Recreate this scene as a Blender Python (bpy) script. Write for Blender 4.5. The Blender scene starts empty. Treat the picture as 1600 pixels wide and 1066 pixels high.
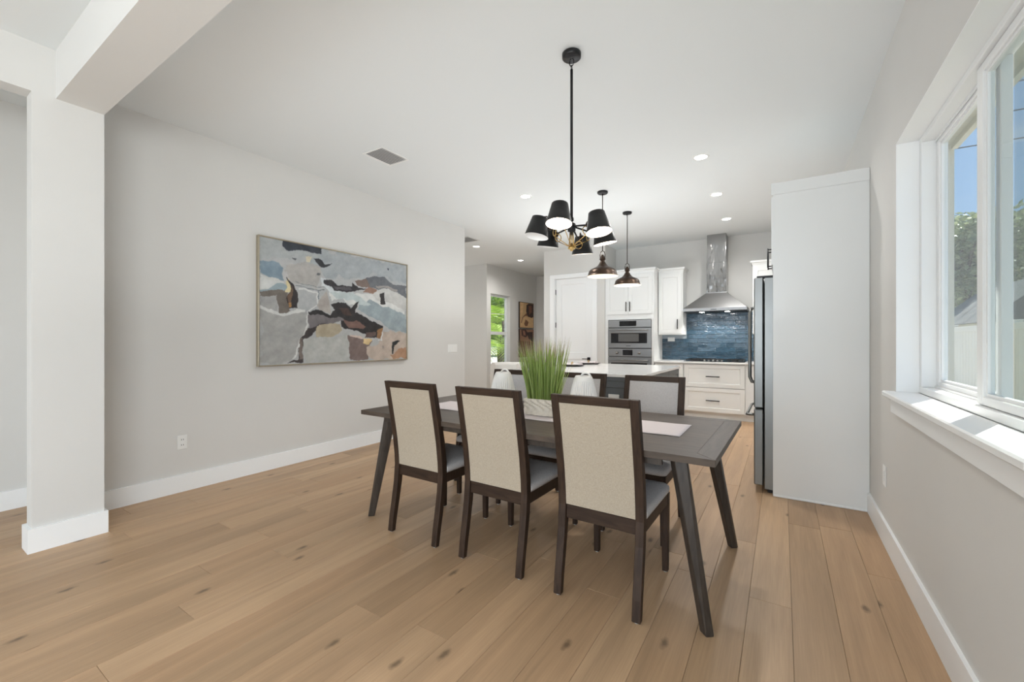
import bpy, bmesh, math, random
import numpy as np
from mathutils import Vector, Matrix, noise
random.seed(7)
PI = math.pi
scn = bpy.context.scene
COL = scn.collection

# ------------------------------------------------------------------ camera
cam_d = bpy.data.cameras.new('camera'); cam = bpy.data.objects.new('camera', cam_d)
COL.objects.link(cam)
cam_d.sensor_width = 36.0
cam_d.lens = 660.0 / 1600.0 * 36.0
cam_d.clip_start = 0.05; cam_d.clip_end = 300
cam.location = (0, 0, 1.25)
cam.rotation_euler = (PI / 2, 0, math.atan(422 / 660))
scn.camera = cam

# ------------------------------------------------------------------ colour management
vs = scn.view_settings
vs.view_transform = 'Standard'; vs.look = 'None'; vs.gamma = 1.0
vs.use_curve_mapping = False
vs.exposure = 0.6

# ------------------------------------------------------------------ world sky
world = bpy.data.worlds.new('sky'); scn.world = world; world.use_nodes = True
nt = world.node_tree; nt.nodes.clear()
def N(t, kind, **kw):
    n = t.nodes.new(kind)
    for k, v in kw.items(): setattr(n, k, v)
    return n
wo = N(nt, 'ShaderNodeOutputWorld'); bg = N(nt, 'ShaderNodeBackground')
tc = N(nt, 'ShaderNodeTexCoord'); sep = N(nt, 'ShaderNodeSeparateXYZ')
rmp = N(nt, 'ShaderNodeValToRGB')
rmp.color_ramp.elements[0].position = 0.0; rmp.color_ramp.elements[0].color = (0.42, 0.66, 0.95, 1)
rmp.color_ramp.elements[1].position = 0.6; rmp.color_ramp.elements[1].color = (0.25, 0.48, 0.90, 1)
nz = N(nt, 'ShaderNodeTexNoise'); nz.inputs['Scale'].default_value = 3.2; nz.inputs['Detail'].default_value = 6
mp = N(nt, 'ShaderNodeMapping'); mp.inputs['Scale'].default_value = (1, 1, 3.5)
cr = N(nt, 'ShaderNodeValToRGB')
cr.color_ramp.elements[0].position = 0.56; cr.color_ramp.elements[0].color = (0, 0, 0, 1)
cr.color_ramp.elements[1].position = 0.75; cr.color_ramp.elements[1].color = (.8, .8, .8, 1)
mx = N(nt, 'ShaderNodeMixRGB'); mx.inputs['Color2'].default_value = (0.95, 0.97, 1.0, 1)
L = nt.links.new
L(tc.outputs['Generated'], sep.inputs[0]); L(sep.outputs['Z'], rmp.inputs[0])
L(tc.outputs['Generated'], mp.inputs[0]); L(mp.outputs[0], nz.inputs['Vector']); L(nz.outputs[0], cr.inputs[0])
L(cr.outputs[0], mx.inputs['Fac']); L(rmp.outputs[0], mx.inputs['Color1']); L(mx.outputs[0], bg.inputs['Color'])
bg.inputs['Strength'].default_value = 0.72
L(bg.outputs[0], wo.inputs[0])

# ------------------------------------------------------------------ sun, daylight and added fill lamps
def lamp(name, kind, loc, energy, color=(1, 1, 1), target=None, **kw):
    d = bpy.data.lights.new(name, kind); d.energy = energy; d.color = color
    for k, v in kw.items(): setattr(d, k, v)
    o = bpy.data.objects.new(name, d); COL.objects.link(o); o.location = loc
    if target is not None:
        o.rotation_euler = (Vector(target) - Vector(loc)).to_track_quat('-Z', 'Y').to_euler()
    return o
XRW = 0.54
el = math.radians(46); az = Vector((0.42, 0.907, 0)).normalized()
sd = Vector((az.x * math.cos(el), az.y * math.cos(el), math.sin(el)))
lamp('sun', 'SUN', sd * 30, 9.0, (1, .97, .9), (0, 0, 0), angle=0.009)
# daylight entering through the wide sliding doors behind the camera
lamp('daylight_rear', 'AREA', (-1.6, -4.62, 1.2), 98, (.90, .96, 1.0), (-1.6, 0, 1.6), shape='RECTANGLE', size=3.6, size_y=2.3)
# added upward-facing fill lamps, no real fixtures, brightening the dining and kitchen ceilings
lamp('fill_dining', 'AREA', (-1.8, 2.7, 1.40), 13.5, (.94, .97, 1.0), (-1.8, 2.7, 3.0), shape='RECTANGLE', size=3.4, size_y=3.4)
lamp('fill_kitchen', 'AREA', (-2.2, 5.55, 1.42), 17, (.93, .97, 1.0), (-2.2, 5.55, 3.0), shape='RECTANGLE', size=2.4, size_y=1.3)
# added fill lamps in an invented right-hand opening, the side room and the hall
lamp('fill_right', 'AREA', (XRW + .12, -1.4, 1.6), 56, (.90, .96, 1.0), (-3.5, -.4, 1.0), shape='RECTANGLE', size=1.9, size_y=1.3)
lamp('fill_side', 'AREA', (-8.9, 6.4, 1.5), 30, (.92, .97, 1.0), (-4, 6.4, 1.8), shape='RECTANGLE', size=2.2, size_y=2.2)
lamp('fill_hall', 'AREA', (-4.35, -4.45, 1.5), 6, (1, 1, 1), (-4.35, 0, 1.5), shape='RECTANGLE', size=.9, size_y=2.2)

# ------------------------------------------------------------------ materials
MATS = {}
def mat(name, color=(.8, .8, .8), rough=.5, metal=0.0, bump=0.0, bscale=40, spec=.5, emit=None, estr=0, var=0.0, vscale=3, coat=0, aniso=None):
    m = bpy.data.materials.new(name); m.use_nodes = True; t = m.node_tree
    p = t.nodes['Principled BSDF']
    p.inputs['Base Color'].default_value = (*color, 1); p.inputs['Roughness'].default_value = rough
    p.inputs['Metallic'].default_value = metal; p.inputs['Specular IOR Level'].default_value = spec
    if coat: p.inputs['Coat Weight'].default_value = coat
    if emit: p.inputs['Emission Color'].default_value = (*emit, 1); p.inputs['Emission Strength'].default_value = estr
    c = N(t, 'ShaderNodeTexCoord')
    if var:
        n = N(t, 'ShaderNodeTexNoise'); n.inputs['Scale'].default_value = vscale; n.inputs['Detail'].default_value = 4
        t.links.new(c.outputs['Object'], n.inputs['Vector'])
        r = N(t, 'ShaderNodeMapRange'); r.inputs[1].default_value = .3; r.inputs[2].default_value = .7
        r.inputs[3].default_value = 1 - var; r.inputs[4].default_value = 1 + var
        h = N(t, 'ShaderNodeHueSaturation'); h.inputs['Color'].default_value = (*color, 1)
        t.links.new(n.outputs[0], r.inputs[0]); t.links.new(r.outputs[0], h.inputs['Value'])
        t.links.new(h.outputs[0], p.inputs['Base Color'])
    if bump:
        n = N(t, 'ShaderNodeTexNoise'); n.inputs['Scale'].default_value = bscale; n.inputs['Detail'].default_value = 3
        mpn = N(t, 'ShaderNodeMapping')
        if aniso: mpn.inputs['Scale'].default_value = aniso
        t.links.new(c.outputs['Object'], mpn.inputs[0]); t.links.new(mpn.outputs[0], n.inputs['Vector'])
        b = N(t, 'ShaderNodeBump'); b.inputs['Strength'].default_value = bump; b.inputs['Distance'].default_value = .01
        t.links.new(n.outputs[0], b.inputs['Height']); t.links.new(b.outputs[0], p.inputs['Normal'])
    MATS[name] = m
    return m
M_wall = mat('wall_paint', (.67, .66, .635), .75, bump=.05, bscale=180, var=.01)
M_ceil = mat('ceiling_paint', (.76, .785, .785), .85, bump=.05, bscale=160)
M_trim = mat('white_trim', (.88, .89, .89), .4)
M_cab = mat('white_cabinet', (.80, .81, .80), .38, var=.008)
M_black = mat('black_metal', (.012, .012, .013), .4, metal=.3)
M_shade = mat('black_shade', (.010, .010, .010), .45, spec=.4)
M_shadein = mat('white_shade_lining', (.85, .84, .82), .6)
M_bronze = mat('bronze', (.045, .027, .017), .38, metal=.75, var=.25, vscale=14)
M_brass = mat('brass', (.62, .42, .16), .28, metal=1)
M_darkfr = mat('dark_glass', (.01, .01, .012), .06)
M_quartz = mat('white_quartz', (.80, .80, .79), .12, var=.015, vscale=6)
M_grey = mat('grey_cabinet', (.105, .118, .128), .42)
M_plastic = mat('white_plastic', (.82, .82, .80), .35)
M_ceramic = mat('white_ceramic', (.70, .68, .645), .55)
M_pot = mat('stone_pot', (.74, .69, .60), .8, bump=.3, bscale=26, var=.06, aniso=(1, 1, 2.4))
M_runner = mat('runner_cloth', (.66, .60, .60), .9, bump=.15, bscale=400)
M_frame = mat('champagne_frame', (.42, .37, .28), .35, metal=.6, var=.06, vscale=20)
M_picframe = mat('dark_frame', (.03, .018, .014), .5)
M_vinyl = mat('window_vinyl', (.84, .85, .85), .3)
M_fence = mat('fence_vinyl', (.80, .76, .66), .5)
M_ext = mat('exterior_stucco', (.72, .69, .58), .8, bump=.3, bscale=60)
M_roof = mat('shingles', (.09, .095, .09), .9, bump=.5, bscale=50, var=.3, vscale=8)
M_ground = mat('lawn', (.40, .38, .33), .95, var=.3, vscale=2)
M_pave = mat('paving', (.55, .53, .48), .9)
M_bark = mat('bark', (.09, .065, .045), .9, bump=.6, bscale=20)
M_rubber = mat('clear_glide', (.55, .55, .52), .3)
M_grate = mat('cast_iron', (.01, .01, .011), .55)
M_lens = mat('light_lens', (1, 1, 1), .5, emit=(1, .97, .92), estr=9)
M_hoodlens = mat('hood_lens', (1, 1, 1), .5, emit=(1, .97, .92), estr=80)
M_bulb = mat('bulb_lit', (1, 1, 1), .4, emit=(1, .86, .68), estr=22)
M_bulbp = mat('pendant_bulb', (1, 1, 1), .4, emit=(1, .84, .64), estr=7)
M_liningw = mat('cream_lining', (.78, .70, .58), .6)
M_bulboff = mat('bulb_off', (.8, .8, .78), .2)
M_cable = mat('cable_sheath', (.02, .02, .022), 1.0, spec=0)
M_ventback = mat('vent_shadow_metal', (.34, .34, .34), .7)

def leaf_mat(name, c1, c2, rough=.5):
    m = bpy.data.materials.new(name); m.use_nodes = True; t = m.node_tree; p = t.nodes['Principled BSDF']
    g = N(t, 'ShaderNodeNewGeometry'); r = N(t, 'ShaderNodeValToRGB')
    r.color_ramp.elements[0].color = (*c1, 1); r.color_ramp.elements[1].color = (*c2, 1)
    t.links.new(g.outputs['Random Per Island'], r.inputs[0]); t.links.new(r.outputs[0], p.inputs['Base Color'])
    p.inputs['Roughness'].default_value = rough
    tr = N(t, 'ShaderNodeBsdfTranslucent'); t.links.new(r.outputs[0], tr.inputs['Color'])
    mixn = N(t, 'ShaderNodeMixShader'); mixn.inputs[0].default_value = .3
    t.links.new(p.outputs[0], mixn.inputs[1]); t.links.new(tr.outputs[0], mixn.inputs[2])
    t.links.new(mixn.outputs[0], t.nodes['Material Output'].inputs[0])
    return m
M_blade = leaf_mat('grass_blade', (.19, .29, .05), (.42, .51, .17))
M_tip = leaf_mat('grass_tip', (.36, .28, .19), (.46, .45, .28))
M_tree = leaf_mat('tree_leaf', (.10, .15, .06), (.42, .46, .24))
M_palm = leaf_mat('palm_leaf', (.16, .32, .02), (.55, .72, .10))

def steel(name, base, rough, bump, scale, aniso):
    return mat(name, base, rough, metal=1, bump=bump, bscale=scale, aniso=aniso)
M_steel = steel('brushed_steel', (.28, .28, .28), .34, .06, 30, (1, 1, 30))
M_fsteel = steel('fridge_steel', (.24, .245, .24), .38, .05, 30, (30, 30, 1))
M_film = steel('chimney_steel', (.38, .38, .38), .14, 1.0, 5.0, (1, 1, .3))
for n_ in M_film.node_tree.nodes:
    if n_.type == 'BUMP': n_.inputs['Distance'].default_value = .05

def glass(name, tint=(1, 1, 1), refl=1.0):
    m = bpy.data.materials.new(name); m.use_nodes = True; t = m.node_tree
    t.nodes.remove(t.nodes['Principled BSDF'])
    a = N(t, 'ShaderNodeBsdfTransparent'); a.inputs[0].default_value = (*tint, 1)
    g = N(t, 'ShaderNodeBsdfGlossy'); g.inputs['Roughness'].default_value = .0
    f = N(t, 'ShaderNodeFresnel'); f.inputs[0].default_value = 1.45
    mu = N(t, 'ShaderNodeMath', operation='MULTIPLY'); mu.inputs[1].default_value = refl
    mixn = N(t, 'ShaderNodeMixShader')
    t.links.new(f.outputs[0], mu.inputs[0]); t.links.new(mu.outputs[0], mixn.inputs[0])
    t.links.new(a.outputs[0], mixn.inputs[1]); t.links.new(g.outputs[0], mixn.inputs[2])
    t.links.new(mixn.outputs[0], t.nodes['Material Output'].inputs[0])
    return m
M_glass = glass('window_glass', (.97, .985, .98), .35)
M_screen = glass('insect_screen', (.74, .79, .78), .05)

def wood_floor():
    m = bpy.data.materials.new('oak_plank'); m.use_nodes = True; t = m.node_tree; p = t.nodes['Principled BSDF']; l = t.links.new
    c = N(t, 'ShaderNodeTexCoord'); oi = N(t, 'ShaderNodeObjectInfo')
    off = N(t, 'ShaderNodeVectorMath', operation='SCALE'); off.inputs[0].default_value = (37, 91, 53)
    l(oi.outputs['Random'], off.inputs['Scale'])
    add = N(t, 'ShaderNodeVectorMath', operation='ADD'); l(c.outputs['Object'], add.inputs[0]); l(off.outputs[0], add.inputs[1])
    m1 = N(t, 'ShaderNodeMapping'); m1.inputs['Scale'].default_value = (11, .8, 1); l(add.outputs[0], m1.inputs[0])
    n1 = N(t, 'ShaderNodeTexNoise'); n1.inputs['Scale'].default_value = 1; n1.inputs['Detail'].default_value = 5; n1.inputs['Distortion'].default_value = .9; l(m1.outputs[0], n1.inputs['Vector'])
    m2 = N(t, 'ShaderNodeMapping'); m2.inputs['Scale'].default_value = (170, 5, 1); l(add.outputs[0], m2.inputs[0])
    n2 = N(t, 'ShaderNodeTexNoise'); n2.inputs['Scale'].default_value = 1; n2.inputs['Detail'].default_value = 3; l(m2.outputs[0], n2.inputs['Vector'])
    # base colour per plank
    br = N(t, 'ShaderNodeValToRGB'); e = br.color_ramp.elements
    e[0].color = (0.350, 0.226, 0.131, 1); e[1].color = (0.513, 0.347, 0.210, 1); x = e.new(.35); x.color = (0.463, 0.307, 0.182, 1); x = e.new(.7); x.color = (0.435, 0.278, 0.161, 1)
    l(oi.outputs['Random'], br.inputs[0])
    r1 = N(t, 'ShaderNodeMapRange'); r1.inputs[1].default_value = .3; r1.inputs[2].default_value = .7; r1.inputs[3].default_value = .86; r1.inputs[4].default_value = 1.10; l(n1.outputs[0], r1.inputs[0])
    r2 = N(t, 'ShaderNodeMapRange'); r2.inputs[1].default_value = .3; r2.inputs[2].default_value = .7; r2.inputs[3].default_value = .94; r2.inputs[4].default_value = 1.05; l(n2.outputs[0], r2.inputs[0])
    mu = N(t, 'ShaderNodeMath', operation='MULTIPLY'); l(r1.outputs[0], mu.inputs[0]); l(r2.outputs[0], mu.inputs[1])
    # knots
    m3 = N(t, 'ShaderNodeMapping'); m3.inputs['Scale'].default_value = (4.5, 2.0, 1); l(add.outputs[0], m3.inputs[0])
    nd = N(t, 'ShaderNodeTexNoise'); nd.inputs['Scale'].default_value = 30; l(c.outputs['Object'], nd.inputs['Vector'])
    mad = N(t, 'ShaderNodeMixRGB', blend_type='LINEAR_LIGHT'); mad.inputs[0].default_value = .035; l(m3.outputs[0], mad.inputs[1]); l(nd.outputs[1], mad.inputs[2])
    v = N(t, 'ShaderNodeTexVoronoi'); v.voronoi_dimensions = '2D'; v.inputs['Scale'].default_value = .62; l(mad.outputs[0], v.inputs['Vector'])
    kr = N(t, 'ShaderNodeMapRange'); kr.inputs[1].default_value = .015; kr.inputs[2].default_value = .055; kr.inputs[3].default_value = .42; kr.inputs[4].default_value = 1.0; l(v.outputs['Distance'], kr.inputs[0])
    mu2 = N(t, 'ShaderNodeMath', operation='MULTIPLY'); l(mu.outputs[0], mu2.inputs[0]); l(kr.outputs[0], mu2.inputs[1])
    h = N(t, 'ShaderNodeHueSaturation'); l(br.outputs[0], h.inputs['Color']); l(mu2.outputs[0], h.inputs['Value'])
    l(h.outputs[0], p.inputs['Base Color'])
    p.inputs['Roughness'].default_value = .42; p.inputs['Specular IOR Level'].default_value = .35
    b = N(t, 'ShaderNodeBump'); b.inputs['Strength'].default_value = .08; b.inputs['Distance'].default_value = .002
    l(n2.outputs[0], b.inputs['Height']); l(b.outputs[0], p.inputs['Normal'])
    return m
M_oak = wood_floor()

def dark_wood(name, c1, c2, axis=(3, 30, 30), rough=.38):
    m = bpy.data.materials.new(name); m.use_nodes = True; t = m.node_tree; p = t.nodes['Principled BSDF']; l = t.links.new
    c = N(t, 'ShaderNodeTexCoord'); mpn = N(t, 'ShaderNodeMapping'); mpn.inputs['Scale'].default_value = axis; l(c.outputs['Object'], mpn.inputs[0])
    n = N(t, 'ShaderNodeTexNoise'); n.inputs['Scale'].default_value = 1.5; n.inputs['Detail'].default_value = 6; n.inputs['Distortion'].default_value = .8; l(mpn.outputs[0], n.inputs['Vector'])
    r = N(t, 'ShaderNodeValToRGB'); r.color_ramp.elements[0].position = .3; r.color_ramp.elements[1].position = .7
    r.color_ramp.elements[0].color = (*c1, 1); r.color_ramp.elements[1].color = (*c2, 1)
    l(n.outputs[0], r.inputs[0]); l(r.outputs[0], p.inputs['Base Color']); p.inputs['Roughness'].default_value = rough; p.inputs['Specular IOR Level'].default_value = .28
    return m
M_walnut = dark_wood('walnut_chair', (.020, .011, .007), (.050, .029, .018), (30, 30, 3), .5)
M_walnut_x = dark_wood('walnut_rail', (.020, .011, .007), (.050, .029, .018), (3, 30, 30), .5)
M_table = dark_wood('table_wood', (.058, .043, .033), (.098, .074, .056), (4, 26, 20), .45)
M_tabley = dark_wood('table_wood_cross', (.055, .041, .031), (.092, .070, .053), (26, 4, 20), .45)
M_tleg = dark_wood('table_leg_wood', (.032, .025, .020), (.062, .049, .039), (30, 30, 3), .36)

def linen(name, c1, c2):
    m = bpy.data.materials.new(name); m.use_nodes = True; t = m.node_tree; p = t.nodes['Principled BSDF']; l = t.links.new
    c = N(t, 'ShaderNodeTexCoord')
    outs = []
    for ax in ((620, 620, 110), (110, 110, 620)):
        mpn = N(t, 'ShaderNodeMapping'); mpn.inputs['Scale'].default_value = ax; l(c.outputs['Object'], mpn.inputs[0])
        n = N(t, 'ShaderNodeTexNoise'); n.inputs['Scale'].default_value = 1; n.inputs['Detail'].default_value = 2; l(mpn.outputs[0], n.inputs['Vector']); outs.append(n.outputs[0])
    a = N(t, 'ShaderNodeMath', operation='ADD'); l(outs[0], a.inputs[0]); l(outs[1], a.inputs[1])
    hf = N(t, 'ShaderNodeMath', operation='MULTIPLY'); hf.inputs[1].default_value = .5; l(a.outputs[0], hf.inputs[0])
    r = N(t, 'ShaderNodeValToRGB'); r.color_ramp.elements[0].position = .38; r.color_ramp.elements[1].position = .62
    r.color_ramp.elements[0].color = (*c1, 1); r.color_ramp.elements[1].color = (*c2, 1)
    l(hf.outputs[0], r.inputs[0]); l(r.outputs[0], p.inputs['Base Color']); p.inputs['Roughness'].default_value = .92
    p.inputs['Specular IOR Level'].default_value = .2
    b = N(t, 'ShaderNodeBump'); b.inputs['Strength'].default_value = .25; b.inputs['Distance'].default_value = .001
    l(hf.outputs[0], b.inputs['Height']); l(b.outputs[0], p.inputs['Normal'])
    return m
M_linen = linen('linen_back', (.37, .315, .24), (.475, .41, .325))
M_seat = linen('linen_seat', (.43, .415, .41), (.57, .55, .54))

def tile_mat():
    m = mat('blue_glazed_tile', (.020, .056, .092), .09, bump=1.0, bscale=17, var=.12, vscale=9, coat=.3, aniso=(1, 1, 1.5))
    t = m.node_tree; p = t.nodes['Principled BSDF']
    oi = N(t, 'ShaderNodeObjectInfo')
    for n in t.nodes:
        if n.type == 'HUE_SAT': h = n
        if n.type == 'BUMP': n.inputs['Distance'].default_value = .02
        if n.type == 'MAPPING':
            sc = N(t, 'ShaderNodeVectorMath', operation='SCALE'); sc.inputs[0].default_value = (17, 31, 23)
            t.links.new(oi.outputs['Random'], sc.inputs['Scale']); t.links.new(sc.outputs[0], n.inputs['Location'])
    r = N(t, 'ShaderNodeMapRange'); r.inputs[3].default_value = .8; r.inputs[4].default_value = 1.25
    t.links.new(oi.outputs['Random'], r.inputs[0])
    h2 = N(t, 'ShaderNodeHueSaturation'); t.links.new(h.outputs[0], h2.inputs['Color']); t.links.new(r.outputs[0], h2.inputs['Value'])
    t.links.new(h2.outputs[0], p.inputs['Base Color'])
    return m
M_tile = tile_mat()
M_grout = mat('grout', (.36, .41, .45), .8)

# ------------------------------------------------------------------ mesh helpers
def new(): return bmesh.new()
def box(bm, x0, x1, y0, y1, z0, z1, bev=0.0, mi=0):
    r = bmesh.ops.create_cube(bm, size=1.0)
    vs_ = r['verts']
    for v in vs_:
        v.co = Vector(((x0 + x1) / 2 + v.co.x * (x1 - x0), (y0 + y1) / 2 + v.co.y * (y1 - y0), (z0 + z1) / 2 + v.co.z * (z1 - z0)))
    fs = {f for v in vs_ for f in v.link_faces}
    for f in fs: f.material_index = mi
    if bev:
        es = {e for v in vs_ for e in v.link_edges}
        rr = bmesh.ops.bevel(bm, geom=list(es), offset=bev, segments=1, affect='EDGES', profile=.5, clamp_overlap=True)
        for f in rr['faces']: f.material_index = mi
    return vs_
def loft(bm, rings, caps=True, mi=0, close=False):
    vv = [[bm.verts.new(p) for p in r] for r in rings]; n = len(vv[0])
    for a, b in zip(vv, vv[1:]):
        for i in range(n):
            f = bm.faces.new((a[i], a[(i + 1) % n], b[(i + 1) % n], b[i])); f.material_index = mi
    if caps:
        f = bm.faces.new(list(reversed(vv[0]))); f.material_index = mi
        f = bm.faces.new(vv[-1]); f.material_index = mi
    return vv
def lathe(bm, prof, seg=24, c=(0, 0, 0), mi=0, mtx=None, smooth=True):
    cols = []
    for (r, z) in prof:
        if r < 1e-6: cols.append([bm.verts.new((0, 0, z))])
        else: cols.append([bm.verts.new((r * math.cos(2 * PI * k / seg), r * math.sin(2 * PI * k / seg), z)) for k in range(seg)])
    for a, b in zip(cols, cols[1:]):
        for k in range(seg):
            k2 = (k + 1) % seg
            if len(a) == 1 and len(b) == 1: continue
            if len(a) == 1: f = bm.faces.new((a[0], b[k2], b[k]))
            elif len(b) == 1: f = bm.faces.new((a[k], a[k2], b[0]))
            else: f = bm.faces.new((a[k], a[k2], b[k2], b[k]))
            f.material_index = mi; f.smooth = smooth
    allv = [v for cc in cols for v in cc]
    T = Matrix.Translation(c) @ (mtx if mtx is not None else Matrix.Identity(4))
    for v in allv: v.co = T @ v.co
    return allv
def tube(bm, pts, r, seg=8, mi=0, closed=False):
    pts = [Vector(p) for p in pts]; rings = []
    n = len(pts)
    for i, p in enumerate(pts):
        if closed: d = pts[(i + 1) % n] - pts[i - 1]
        else: d = pts[min(i + 1, n - 1)] - pts[max(i - 1, 0)]
        d.normalize()
        up = Vector((0, 0, 1)) if abs(d.z) < .95 else Vector((1, 0, 0))
        u = d.cross(up).normalized(); w = u.cross(d)
        rr = r[i] if isinstance(r, (list, tuple)) else r
        rings.append([bm.verts.new(p + (u * math.cos(2 * PI * k / seg) + w * math.sin(2 * PI * k / seg)) * rr) for k in range(seg)])
    prs = list(zip(rings, rings[1:]))
    if closed: prs.append((rings[-1], rings[0]))
    for a, b in prs:
        for k in range(seg):
            f = bm.faces.new((a[k], a[(k + 1) % seg], b[(k + 1) % seg], b[k])); f.smooth = True; f.material_index = mi
    if not closed:
        bm.faces.new(rings[0]).material_index = mi; bm.faces.new(list(reversed(rings[-1]))).material_index = mi
def wloc(o):
    v = Vector((0, 0, 0))
    while o: v += o.location; o = o.parent
    return v
def obj(name, bm, m, parent=None, label=None, world_coords=True, bevel=None, subsurf=0, recalc=True):
    if recalc: bmesh.ops.recalc_face_normals(bm, faces=bm.faces[:])
    me = bpy.data.meshes.new(name); 
    o = bpy.data.objects.new(name, me); COL.objects.link(o)
    if parent is not None:
        o.parent = parent
        if world_coords:
            w = wloc(parent)
            bmesh.ops.translate(bm, verts=bm.verts[:], vec=-w)
    bm.to_mesh(me); bm.free()
    for mm in (m if isinstance(m, (list, tuple)) else [m]): me.materials.append(mm)
    if bevel:
        md = o.modifiers.new('bevel', 'BEVEL'); md.width = bevel; md.segments = 2; md.limit_method = 'ANGLE'
    if subsurf:
        md = o.modifiers.new('sub', 'SUBSURF'); md.levels = subsurf; md.render_levels = subsurf
    if label: o['label'] = label
    return o
def tag(o, label, cat, group=None):
    o['label'] = label; o['category'] = cat
    if group: o['group'] = group
    return o
def thing(name, label, cat, loc=(0, 0, 0), group=None):
    o = bpy.data.objects.new(name, None); COL.objects.link(o); o.location = loc; o.empty_display_size = .1
    return tag(o, label, cat, group)
def struct(name, bm, m, label=None, parent=None, bevel=None):
    o = obj(name, bm, m, parent, bevel=bevel)
    if parent is None: o['kind'] = 'structure'
    if label: o['label'] = label
    return o
def dup(o, parent=None):
    c = o.copy(); COL.objects.link(c)
    if parent is not None: c.parent = parent
    for ch in o.children: dup(ch, c)
    return c
def bxo(name, dims, m, parent=None, bev=.0, **kw):
    bm = new(); box(bm, *dims, bev=bev); return obj(name, bm, m, parent, **kw)
def boxes(name, lst, m, **kw):
    bm = new()
    for d in lst: box(bm, *d)
    return struct(name, bm, m, **kw)

# ------------------------------------------------------------------ room shell
XR, XL, XP, H = 0.54, -4.20, -3.73, 3.02
# floor: sub-floor plus loose planks
fl = boxes('floor', [(-9.2, XR, -4.9, 10.3, -.12, -.006)], M_grout, label='light oak plank floor')
def plank(x0, x1, y0, y1):
    cx_, cy_ = (x0 + x1) / 2, (y0 + y1) / 2; hx, hy = (x1 - x0) / 2 - .0004, (y1 - y0) / 2 - .0005; b = .0012
    V = [(-hx, -hy, -.006), (hx, -hy, -.006), (hx, hy, -.006), (-hx, hy, -.006),
         (-hx, -hy, -b), (hx, -hy, -b), (hx, hy, -b), (-hx, hy, -b),
         (-hx + b, -hy + b, 0), (hx - b, -hy + b, 0), (hx - b, hy - b, 0), (-hx + b, hy - b, 0)]
    F = [(0, 1, 5, 4), (1, 2, 6, 5), (2, 3, 7, 6), (3, 0, 4, 7), (4, 5, 9, 8), (5, 6, 10, 9), (6, 7, 11, 10), (7, 4, 8, 11), (8, 9, 10, 11)]
    me = bpy.data.meshes.new('plank'); me.from_pydata(V, [], F); me.materials.append(M_oak)
    o = bpy.data.objects.new('plank', me); COL.objects.link(o); o.parent = fl; o.location = (cx_, cy_, 0)
PW = .174
x = XR + .02; npl = 0
rng = random.Random(11)
while x > -6.6:
    x0 = x - PW; y = -.15 - rng.random() * 0.0
    end = 10.2 if x > -5.75 else 7.9
    # nothing is seen of the planks further left than the hall wall near the camera
    start = -.15 if x > -4.9 else (5.2 if x < -4.9 else -.15)
    if x > XR - .3: start = 1.2
    y = start; first = True
    while y < end:
        ln = rng.uniform(1.25, 2.3)
        if first: ln *= rng.uniform(.3, 1); first = False
        y1 = min(y + ln, end)
        if end - y1 < .3: y1 = end
        plank(x0, min(x, XR - .001), y, y1) if x0 < XR - .01 else None
        npl += 1; y = y1
    x = x0
rest = new(); box(rest, -9.2, XR, -4.9, -.152, -.006, 0); box(rest, -9.2, XR - 5.44, -.15, 5.2, -.006, 0)
o = obj('plank_field', rest, M_oak, fl); o['kind'] = 'stuff'
rest = new(); box(rest, -9.2, -6.62, 5.2, 7.9, -.006, 0)
o = obj('plank_field', rest, M_oak, fl); o['kind'] = 'stuff'

boxes('ceiling', [(-9.2, XR + .15, -4.9, 10.3, H, H + .2)], M_ceil, label='smooth white ceiling')
WY0, WY1, WZ0, WZ1 = 1.57, 3.166, .945, 2.357
T = .21
boxes('wall_right', [(XR, XR + T, -4.9, -2.4, 0, H), (XR, XR + T, -2.4, -.4, 0, .9), (XR, XR + T, -2.4, -.4, 2.3, H), (XR, XR + T, -.4, WY0, 0, H), (XR, XR + T, WY1, 8.2, 0, H), (XR, XR + T, WY0, WY1, 0, WZ0), (XR, XR + T, WY0, WY1, WZ1, H)], M_wall, label='greige wall with the big window')
boxes('wall_left', [(XL - .12, XL, .892, 5.19, 0, H), (-4.83, XP - .12, .77, .89, 0, H), (XP - .12, XP, .572, .89, 0, H),
                    (XP - .12, XP, -1.6, .572, 2.727, H), (XP - .12, XP, -4.9, -1.6, 0, H), (-4.83, XL - .12, 5.07, 5.19, 0, H)], M_wall, label='greige wall carrying the large painting')
boxes('wall_hall', [(-4.95, -4.83, -4.9, 5.19, 0, H)], M_wall, label='hall wall seen past the pillar')
boxes('wall_back', [(-2.72, XR + T, 8.0, 8.2, 0, H), ], M_wall, label='greige kitchen back wall')
boxes('wall_pantry', [(-2.84, -2.72, 7.521, 8.0, 0, H), (-3.98, -3.745, 7.4, 7.52, 0, H), (-2.965, -2.72, 7.4, 7.52, 0, H), (-3.745, -2.965, 7.4, 7.52, 2.465, H), (-3.98, -3.86, 7.52, 10.16, 0, H)], M_wall, label='greige wall around the pantry door')
HX = -5.70; HY0, HY1, HZ0, HZ1 = 8.0, 8.826, .47, 2.36
boxes('wall_far', [(HX - .16, HX, 7.84, HY0, 0, H), (HX - .16, HX, HY1, 10.3, 0, H), (HX - .16, HX, HY0, HY1, 0, HZ0), (HX - .16, HX, HY0, HY1, HZ1, H),
                   (HX, -3.98, 10.16, 10.3, 0, H), (-9.2, HX - .16, 7.84, 7.96, 0, H)], M_wall, label='far hall wall with narrow window and pictures')
boxes('wall_side', [(-9.32, -9.2, -4.9, 7.96, 0, H), (-9.2, -4.95, 4.95, 5.07, 0, H)], M_wall)
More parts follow.
